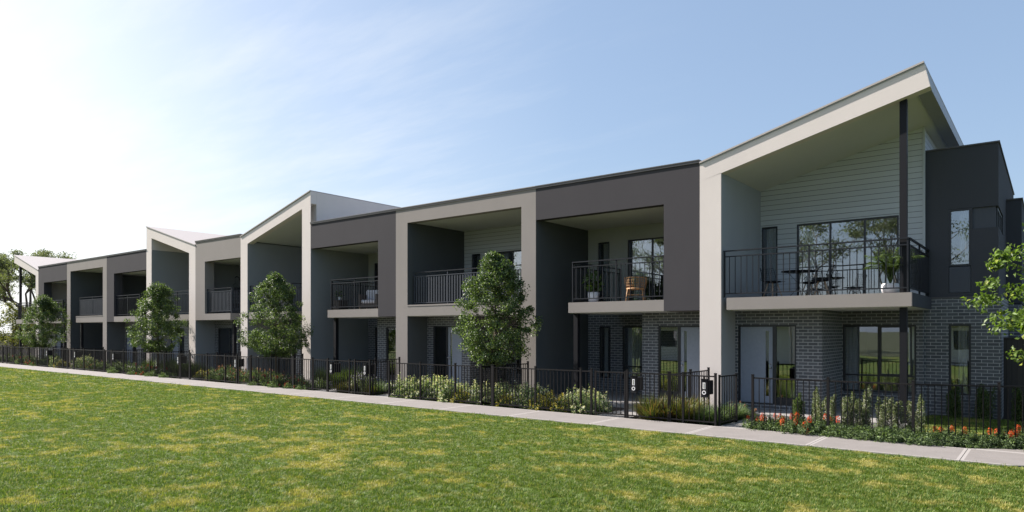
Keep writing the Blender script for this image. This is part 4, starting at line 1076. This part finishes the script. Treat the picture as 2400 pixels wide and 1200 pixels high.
row('yellow', 'before the leftmost charcoal townhouse', [(142, 15.75, .9), (150, 15.9, .9)])
row('cream', 'before the leftmost charcoal townhouse', [(130, 16.0, .85)])
row('olive', 'before the leftmost charcoal townhouse', [(118, 16.6, 1.3), (122, 17.0, 1.3)])
row('red', 'along the fence at the far left', [(54, 15.8), (78, 15.85), (88, 15.8), (98, 15.85), (40, 16.2, 1.1), (62, 16.3, 1.2)])
row('olive', 'along the fence at the far left', [(34, 15.8, .6), (22, 16.6, 1.1), (46, 16.9, 1.1), (72, 16.6, 1.1), (8, 16.4, 1.1), (92, 16.8, 1.0)])

# ------------------------------------------------------------------ balcony furniture
def splay_legs(par, r0, r1, h, th, mat, name='leg'):
    for k in range(4):
        a = math.pi/4+k*math.pi/2
        MB().tube([(r1*math.cos(a), r1*math.sin(a), 0), (r0*math.cos(a), r0*math.sin(a), h)], [th*.75, th], 8).build(name, mat, par, True)
def wire_chair():
    r = thing('wire_chair', 'x', 'chair', (0, 0, 0), 0, 'black wire chairs at the balcony table')
    m = MB(); U, V_ = 13, 11; g = []
    for i in range(U+1):
        for j in range(V_+1):
            t = i/U; s = j/V_*2-1           # t from seat front to top of back
            if t < .5: y = -.22+.44*t/.5; z = .44-.03*math.sin(t*math.pi*2)+.08*s*s*(t*1.4)
            else: q = (t-.5)/.5; y = .22+.13*q; z = .45+.37*q
            wd = .25*(1-.12*abs(t-.4)); y -= .10*s*s*(t > .45)*1.2*min(1, (t-.45)*4)
            g.append((s*wd, y, z+.02*s*s))
    import itertools
    for i in range(U+1): m.tube([g[i*(V_+1)+j] for j in range(0, V_+1, 1)], .0035 if 0 < i < U else .007, 5)
    for j in range(V_+1): m.tube([g[i*(V_+1)+j] for i in range(U+1)], .0035 if 0 < j < V_ else .007, 5)
    m.build('wire_seat', M['black'], r, True)
    c = MB(); c.lathe([(0, -.0), (.17, -.0), (.2, .015), (.19, .045), (0, .055)], 20, 0, (0, -.02, .425)); c.build('seat_pad', M['black'], r, True)
    splay_legs(r, .11, .25, .43, .015, M['wood'])
    b = MB()
    for k in range(2):
        a = math.pi/4+k*math.pi/2
        b.tube([(.18*math.cos(a), .18*math.sin(a), .2), (-.14*math.cos(a), -.14*math.sin(a), .38)], .004, 5); b.tube([(-.18*math.cos(a), -.18*math.sin(a), .2), (.14*math.cos(a), .14*math.sin(a), .38)], .004, 5)
    b.build('cross_brace', M['black'], r, True)
    return r
BZ = 3.092
ch = wire_chair()
ch.location = (at(1811, 19.1), 19.1, BZ); ch.rotation_euler = (0, 0, R(60)); ch['label'] = 'black wire chair with timber legs left of the round balcony table'
copy_tree(ch, 'black wire chair with timber legs right of the round balcony table', (at(1925, 19.3), 19.3, BZ), R(-70))
copy_tree(ch, 'black wire chair half hidden behind the right side of the balcony table', (at(1898, 20.1), 20.1, BZ), R(-15))
tb = thing('round_table', 'round black balcony table with crossed wire legs', 'table', (at(1873, 19.7), 19.7, BZ))
MB().lathe([(0, .735), (.46, .735), (.465, .745), (.46, .757), (0, .757)], 40).build('tabletop', M['black'], tb, True)
for k in range(4):
    a = k*math.pi/2+.3; b = MB()
    for s_ in (-.05, .05):
        b.tube([(.30*math.cos(a+s_*2), .30*math.sin(a+s_*2), .735), (.03*math.cos(a+math.pi), .03*math.sin(a+math.pi), .36), (.30*math.cos(a+s_+.2), .30*math.sin(a+s_+.2), 0)], .006, 6)
    b.build('leg', M['black'], tb, True)

def potted(name, label, loc, pot_prof, foliage, soilz, soilr, potmat='white', cat='potted plant', rz=0):
    r = thing(name, label, cat, loc, rz)
    p = MB(); p.lathe(pot_prof, 28); po = p.build('pot', M[potmat], r, True)
    s = MB(); s.lathe([(0, soilz), (soilr, soilz)], 24); s.build('soil', M['soil'], po, True)
    foliage(r); return r
def palm_foliage(n, L, z0, rg, stems=7):
    def f(r):
        st = MB(); bl = []
        for i in range(n):
            a = 2.4*i+rg.normal()*.2; up = .25+.75*((i*7 % n)/n); h0 = z0+.1+.55*L*(1-up)*1.0
            pts = []; p = np.array([0., 0., z0]); ang = .05+up*.32
            segs = 9; LL = L*(.7+.35*rg.random())
            for k in range(segs+1):
                pts.append(p.copy()); d = np.array([math.cos(a)*math.sin(ang), math.sin(a)*math.sin(ang), math.cos(ang)])
                p = p+d*LL/segs; ang += (.07+.24*up)*(1 if k > 2 else .15)
            st.tube(pts, [.008]*3+[.005]*4+[.002]*3, 5)
            side = np.array([-math.sin(a), math.cos(a), 0])
            for k in range(16, 54):
                t = k/54*segs; i0 = min(segs-1, int(t)); q = pts[i0]+(pts[i0+1]-pts[i0])*(t-i0); d = unit(pts[i0+1]-pts[i0])
                ll = .24*math.sin(math.pi*(.12+.86*(k-16)/38))+.03
                for sg in (-1, 1):
                    dd = unit(side*sg*.8+d*.65+np.array([0, 0, -.28+.1*rg.normal()])); wv = np.cross(dd, np.array([0, 0, 1.])); wv = unit(wv)*.009
                    m_ = q+dd*ll*.5; e = q+dd*ll+np.array([0, 0, -.3*ll*.3])
                    bl.append(np.stack([q, m_+wv, e, m_-wv, m_+np.array([0, 0, .004])]))
        st.build('stems', LM['dark'][1], r, True)
        V = np.stack(bl); np_obj('fronds', np_mesh('fronds', V, LF, [LM['lime'][0], LM['pear'][2], LM['pear'][1]], rg.integers(0, 3, len(V))), r)
    return f
rg0 = np.random.default_rng(3)
potted('potted_palm', 'feathery potted palm in a white ceramic pot at the balcony corner', (at(2087, 18.62), 18.62, BZ), [(0, 0), (.13, 0), (.185, .05), (.20, .14), (.195, .21), (.175, .25), (.155, .25), (.15, .22)], palm_foliage(24, 1.15, .22, rg0), .22, .15)
def broad_foliage(n, h, r_, size, rg, z0=.3, mats='lime'):
    def f(r):
        st = MB(); P = []
        for i in range(5):
            a = i*1.3; e = (r_*.5*math.cos(a), r_*.5*math.sin(a), z0+h*(.5+.1*i)); st.tube([(0, 0, z0-.05), (e[0]*.5, e[1]*.5, z0+h*.3), e], [.012, .009, .005], 6)
        st.build('stems', M['bark'], r, True)
        d = unit(rg.normal(size=(n, 3))); P = d*np.array([r_, r_, h*.5])*(rg.random((n, 1))**.35)+np.array([0, 0, z0+h*.5])
        np_obj('leaves', np_mesh('leaves', leaves(rg, P, d, size, .62), LF, [LM['pear'][1], LM['pear'][0], LM['lime'][0]], rg.integers(0, 3, n)), r)
    return f
round_pot = [(0, 0), (.13, 0), (.17, .12), (.185, .34), (.17, .34), (.16, .3)]
potted('potted_fig', 'broad-leaved plant in a tall white pot behind the balcony railing of the charcoal townhouse', (at(1391, 18.75), 18.75, BZ), round_pot, broad_foliage(120, .75, .3, .17, rg0), .3, .16)
side = thing('side_table', 'small dark wicker side table on the balcony of the charcoal townhouse near the middle', 'table', (at(797, 18.9), 18.9, BZ))
MB().box(-.24, .24, -.24, .24, .04, .42).build('wicker_base', M['wicker'], side, True); MB().box(-.26, .26, -.26, .26, .42, .445).build('tabletop', M['wicker'], side, True)
for sx in (-.21, .21):
    for sy in (-.21, .21): MB().box(sx-.02, sx+.02, sy-.02, sy+.02, 0, .04).build('foot', M['black'], side, True)
potted('small_potted_plant', 'small bright green plant in white pot on the dark wicker side table', (at(797, 18.9), 18.9, BZ+.446), [(0, 0), (.07, 0), (.085, .15), (.075, .15), (.07, .12)], broad_foliage(60, .34, .24, .10, rg0, .1), .12, .07)
potted('potted_fig', 'broad-leaved plant in white pot on the balcony of the leftmost charcoal townhouse', (at(150, 18.5), 18.5, BZ), round_pot, broad_foliage(110, .95, .34, .2, rg0), .3, .16)
potted('potted_palm', 'potted palm rising above the railing behind the second nearest garden tree', (at(613, 19.0), 19.0, BZ), round_pot, palm_foliage(11, 1.5, .3, rg0), .3, .16)

def rattan_chair():
    r = thing('rattan_chair', 'honey coloured rattan armchair with curved slatted back on the charcoal townhouse balcony', 'chair', (at(1490, 18.9), 18.9, BZ), R(200))
    b = MB(); n = 23
    arc = lambda t, rr_: (rr_*math.cos(math.pi*(-.08+1.16*t)), rr_*.85*math.sin(math.pi*(-.08+1.16*t)))
    for i in range(n+1):
        t = i/n; x, y = arc(t, .29); x2, y2 = arc(t, .335); b.tube([(x, y, .40), (x2, y2, .6), (x2, y2, .74)], .0075, 6)
    for z, rr_, th in ((.74, .336, .017), (.66, .337, .006), (.58, .33, .006), (.50, .318, .006), (.40, .29, .012)):
        b.tube([(*arc(k/20, rr_), z) for k in range(21)], th, 7)
    b.build('backrest', M['rattan'], r, True)
    s = MB(); s.lathe([(0, .375), (.27, .375), (.3, .39), (.29, .425), (0, .43)], 26); s.build('seat', M['rattan'], r, True)
    for sx in (-1, 1):
        for sy in (-1, 1): MB().tube([(sx*.27, sy*.25, 0), (sx*.22, sy*.19, .39)], [.012, .017], 8).build('leg', M['rattan'], r, True)
    k = MB(); q = .245
    for a, c in (((-q, -q), (q, -q)), ((q, -q), (q, q)), ((q, q), (-q, q)), ((-q, q), (-q, -q))): k.tube([(a[0], a[1]*.88, .22), (c[0], c[1]*.88, .22)], .007, 6)
    k.build('stretcher', M['rattan'], r, True)
rattan_chair()
def armchair():
    r = thing('wicker_armchair', 'dark wicker armchair with pale cushions on the balcony near the middle', 'chair', (at(871, 19.2), 19.2, BZ), R(25))
    m = MB(); m.box(-.42, -.34, -.38, .38, .1, .66); m.box(.34, .42, -.38, .38, .1, .66); m.box(-.34, .34, .3, .38, .1, .8); m.box(-.34, .34, -.36, .3, .1, .26)
    m.build('wicker_body', M['wicker'], r, True)
    c = MB(); c.box(-.33, .33, -.37, .28, .265, .42); c.build('seat_cushion', M['cushion'], r, True).modifiers.new('soft', 'BEVEL').width = .04
    c = MB(); c.prism([(-.33, .43), (.33, .43), (.33, .86), (-.33, .86)], .13, .285); c.build('back_cushion', M['cushion'], r, True).modifiers.new('soft', 'BEVEL').width = .05
    for sx in (-.38, .38):
        for sy in (-.34, .34): MB().box(sx-.02, sx+.02, sy-.02, sy+.02, 0, .1).build('leg', M['wood'], r, True)
armchair()
def egg():
    r = thing('hanging_egg_chair', 'black hanging egg chair on curved stand on the narrow greige townhouse balcony', 'chair', (-33.35, 19.2, BZ), R(-10))
    s = MB(); s.tube([(.75, 0, .03), (.78, 0, .9), (.72, 0, 1.5), (.45, 0, 1.86), (.12, 0, 1.93), (-.12, 0, 1.9)], .026, 9); s.tube([(.55*math.cos(a), .5*math.sin(a), .025) for a in [k*math.pi/12 for k in range(25)]], .02, 7); s.tube([(.75, 0, .03), (.5, 0, .03)], .025, 8)
    s.build('stand', M['black'], r, True)
    c = MB(); c.tube([(-.1, 0, 1.9), (-.1, 0, 1.62)], .007, 6)
    for k in range(4): a = k*math.pi/2+.7; c.tube([(-.1, 0, 1.62), (-.1+.3*math.cos(a), .3*math.sin(a), 1.33)], .004, 5)
    c.build('chain', M['black'], r, True)
    b = MB()
    for k in range(20):
        a = k*2*math.pi/20
        if abs(math.atan2(math.sin(a+1.57), math.cos(a+1.57))) < .75: lo, hi = .0, .42
        else: lo, hi = 0, 1
        pts = []
        for j in range(11):
            t = lo+(hi-lo)*j/10; ph = -math.pi/2+t*math.pi*.9; pts.append((-.1+.46*math.cos(ph)*math.cos(a), .42*math.cos(ph)*math.sin(a), .85+.55*math.sin(ph)))
        b.tube(pts, .009, 5)
    for j in range(1, 9):
        ph = -math.pi/2+j/10*math.pi
        b.tube([(-.1+.46*math.cos(ph)*math.cos(a), .42*math.cos(ph)*math.sin(a), .85+.55*math.sin(ph)) for a in ([k*2*math.pi/24 for k in range(25)] if j < 4 else [-.75+k*(2*math.pi-1.7)/24 for k in range(25)])], .008, 5)
    b.build('basket', M['black'], r, True)
    q = MB(); q.lathe([(0, .42), (.26, .46), (.3, .52), (0, .54)], 18, 0, (-.1, 0, 0)); q.build('cushion', M['wicker'], r, True)
egg()

# ------------------------------------------------------------------ the other side of the park, mirrored in the windows
def far_house(label, x, y, w_, d_, h, rot, wall, roofc):
    r = thing('park_house', label, 'house', (x, y, 0), rot, 'single-storey houses across the park')
    m = MB(); m.wall_y(-w_/2, w_/2, -.1, 2.7, d_/2-.2, .2, [(-w_*.3, -w_*.1, 1, 2.2), (w_*.1, w_*.3, 1, 2.2)]); m.box(-w_/2, w_/2, -d_/2, d_/2-.5, -.1, 2.69); m.build('wall', wall, r, True)
    f = MB(); e = .5; zt = 2.7+h
    f.add([(-w_/2-e, -d_/2-e, 2.7), (w_/2+e, -d_/2-e, 2.7), (w_/2+e, d_/2+e, 2.7), (-w_/2-e, d_/2+e, 2.7), (-w_/2+d_*.35, 0, zt), (w_/2-d_*.35, 0, zt)], [(0, 1, 5, 4), (1, 2, 5), (2, 3, 4, 5), (3, 0, 4), (3, 2, 1, 0)])
    ro = f.build('roof', roofc, r, True)
    g_ = MB(); g_.box(-w_/2-e-.05, w_/2+e+.05, d_/2+e-.02, d_/2+e+.1, 2.6, 2.74); g_.build('gutter', M['caplight'], ro, True)
    for a, b in ((-w_*.3, -w_*.1), (w_*.1, w_*.3)): MB().box(a, b, d_/2-.12, d_/2-.09, 1, 2.2).build('window', M['glass'], r, True)
rf = simple('terracotta_brown_roof', (.2, .12, .09), .8); rg_ = simple('grey_brown_roof', (.17, .14, .13), .8); wl = paint('beige_wall', (.62, .57, .5))
far_house('beige house with hipped brown roof across the park, seen in the windows', -20.5, -15, 14, 10, 2.4, R(4), wl, rf)
far_house('house with grey brown roof across the park, seen in the right windows', -1.5, -16, 13, 10, 2.3, R(-4), wl, rg_)
far_house('house with brown roof farther along across the park, seen in the windows', -38, -16, 14, 10, 2.4, R(2), wl, rf)
for i, (x, y, h) in enumerate([(-36, -36, 17), (-21, -33, 17), (-12, -38, 16), (-47, -34, 16), (-62, -38, 16), (6, -38, 12), (-29, -46, 15)]):
    gum(40+i, (x, y, 0), h, .7, 'tall gum tree across the park mirrored in the windows, ' + ORD[i] + ' of the park row', leafsize=.3, n=44, per=110, first=.25, thick=.3, bark='palebark', clr=1.25, name='park_tree', group='gum trees across the park')

# ------------------------------------------------------------------ grass
def tuft(seed, n, r, h, wd):
    rg = np.random.default_rng(seed)
    V = blades(rg, n, r, h, wd, .75, .8, 2)
    me = np_mesh('grass_tuft', V, bladefaces(2), [M['blades']])
    return me
def grass(name, label, poly, density, n, r, h, wd, seed, z=-.03):
    gm = MB(); gm.add([(x, y, z) for x, y in poly], [tuple(range(len(poly)))])
    o = gm.build(name, M['blades']); tag(o, label, 'grass', kind='stuff')
    coll = bpy.data.collections.new('tufts_'+str(seed))
    for i in range(4):
        t = bpy.data.objects.new('grass_tuft', tuft(seed*10+i, n, r, h, wd)); coll.objects.link(t)
    ng = bpy.data.node_groups.new('grow_grass', 'GeometryNodeTree')
    ng.interface.new_socket('Geometry', in_out='INPUT', socket_type='NodeSocketGeometry'); ng.interface.new_socket('Geometry', in_out='OUTPUT', socket_type='NodeSocketGeometry')
    nd = ng.nodes; gi = nd.new('NodeGroupInput'); go = nd.new('NodeGroupOutput')
    dp = nd.new('GeometryNodeDistributePointsOnFaces'); dp.inputs['Density'].default_value = density; dp.inputs['Seed'].default_value = seed
    ci = nd.new('GeometryNodeCollectionInfo'); ci.inputs[0].default_value = coll; ci.inputs['Separate Children'].default_value = True; ci.inputs['Reset Children'].default_value = True
    ip = nd.new('GeometryNodeInstanceOnPoints'); ip.inputs['Pick Instance'].default_value = True
    rv = nd.new('FunctionNodeRandomValue'); rv.data_type = 'FLOAT_VECTOR'; rv.inputs[0].default_value = (-.12, -.12, 0); rv.inputs[1].default_value = (.12, .12, 6.28)
    sv = nd.new('FunctionNodeRandomValue'); sv.data_type = 'FLOAT'; sv.inputs[2].default_value = .65; sv.inputs[3].default_value = 1.25
    L = ng.links.new
    L(gi.outputs[0], dp.inputs[0]); L(dp.outputs['Points'], ip.inputs['Points']); L(ci.outputs[0], ip.inputs['Instance'])
    L(rv.outputs[0], ip.inputs['Rotation']); L([s for s in sv.outputs if s.enabled][0], ip.inputs['Scale']); L(ip.outputs[0], go.inputs[0])
    md = o.modifiers.new('grass', 'NODES'); md.node_group = ng
    return o
def wedge(d0, d1, ymax, m=1.12, n=10):
    """part of the view between two distances, cut at the path edge"""
    def P(d, r): return (-sY*d+cY*r, cY*d+sY*r)
    h = 1200/FPX*m
    poly = [P(d0, -h*d0), P(d0, h*d0), P(d1, h*d1), P(d1, -h*d1)]
    out = []
    for i in range(4):
        a, b = poly[i], poly[(i+1) % 4]
        if a[1] <= ymax: out.append(a)
        if (a[1] <= ymax) != (b[1] <= ymax):
            t = (ymax-a[1])/(b[1]-a[1]); out.append((a[0]+(b[0]-a[0])*t, ymax))
    return out
grass('lawn_grass', 'green lawn with straw-coloured patches nearest the camera', wedge(6.5, 11, 13.9), 210, 34, .085, .05, .005, 1)
grass('lawn_grass', 'green lawn with straw-coloured patches in the middle distance', wedge(11, 17, 13.9), 170, 30, .09, .045, .0065, 2)
grass('lawn_grass', 'green lawn with straw-coloured patches farther left', wedge(17, 28, 13.9), 90, 30, .12, .042, .010, 3)
grass('lawn_grass', 'green lawn narrowing towards the far left end of the path', wedge(28, 62, 13.9), 40, 30, .18, .045, .017, 4)
grass('garden_grass', 'small sunlit lawn behind the fence at the right end', [(-2.55, 17.1), (-1.9, 16.3), (-.6, 16.65), (2.8, 18.9), (2.8, 21.0), (-2.55, 21.0)], 130, 34, .08, .06, .006, 5, -.035)
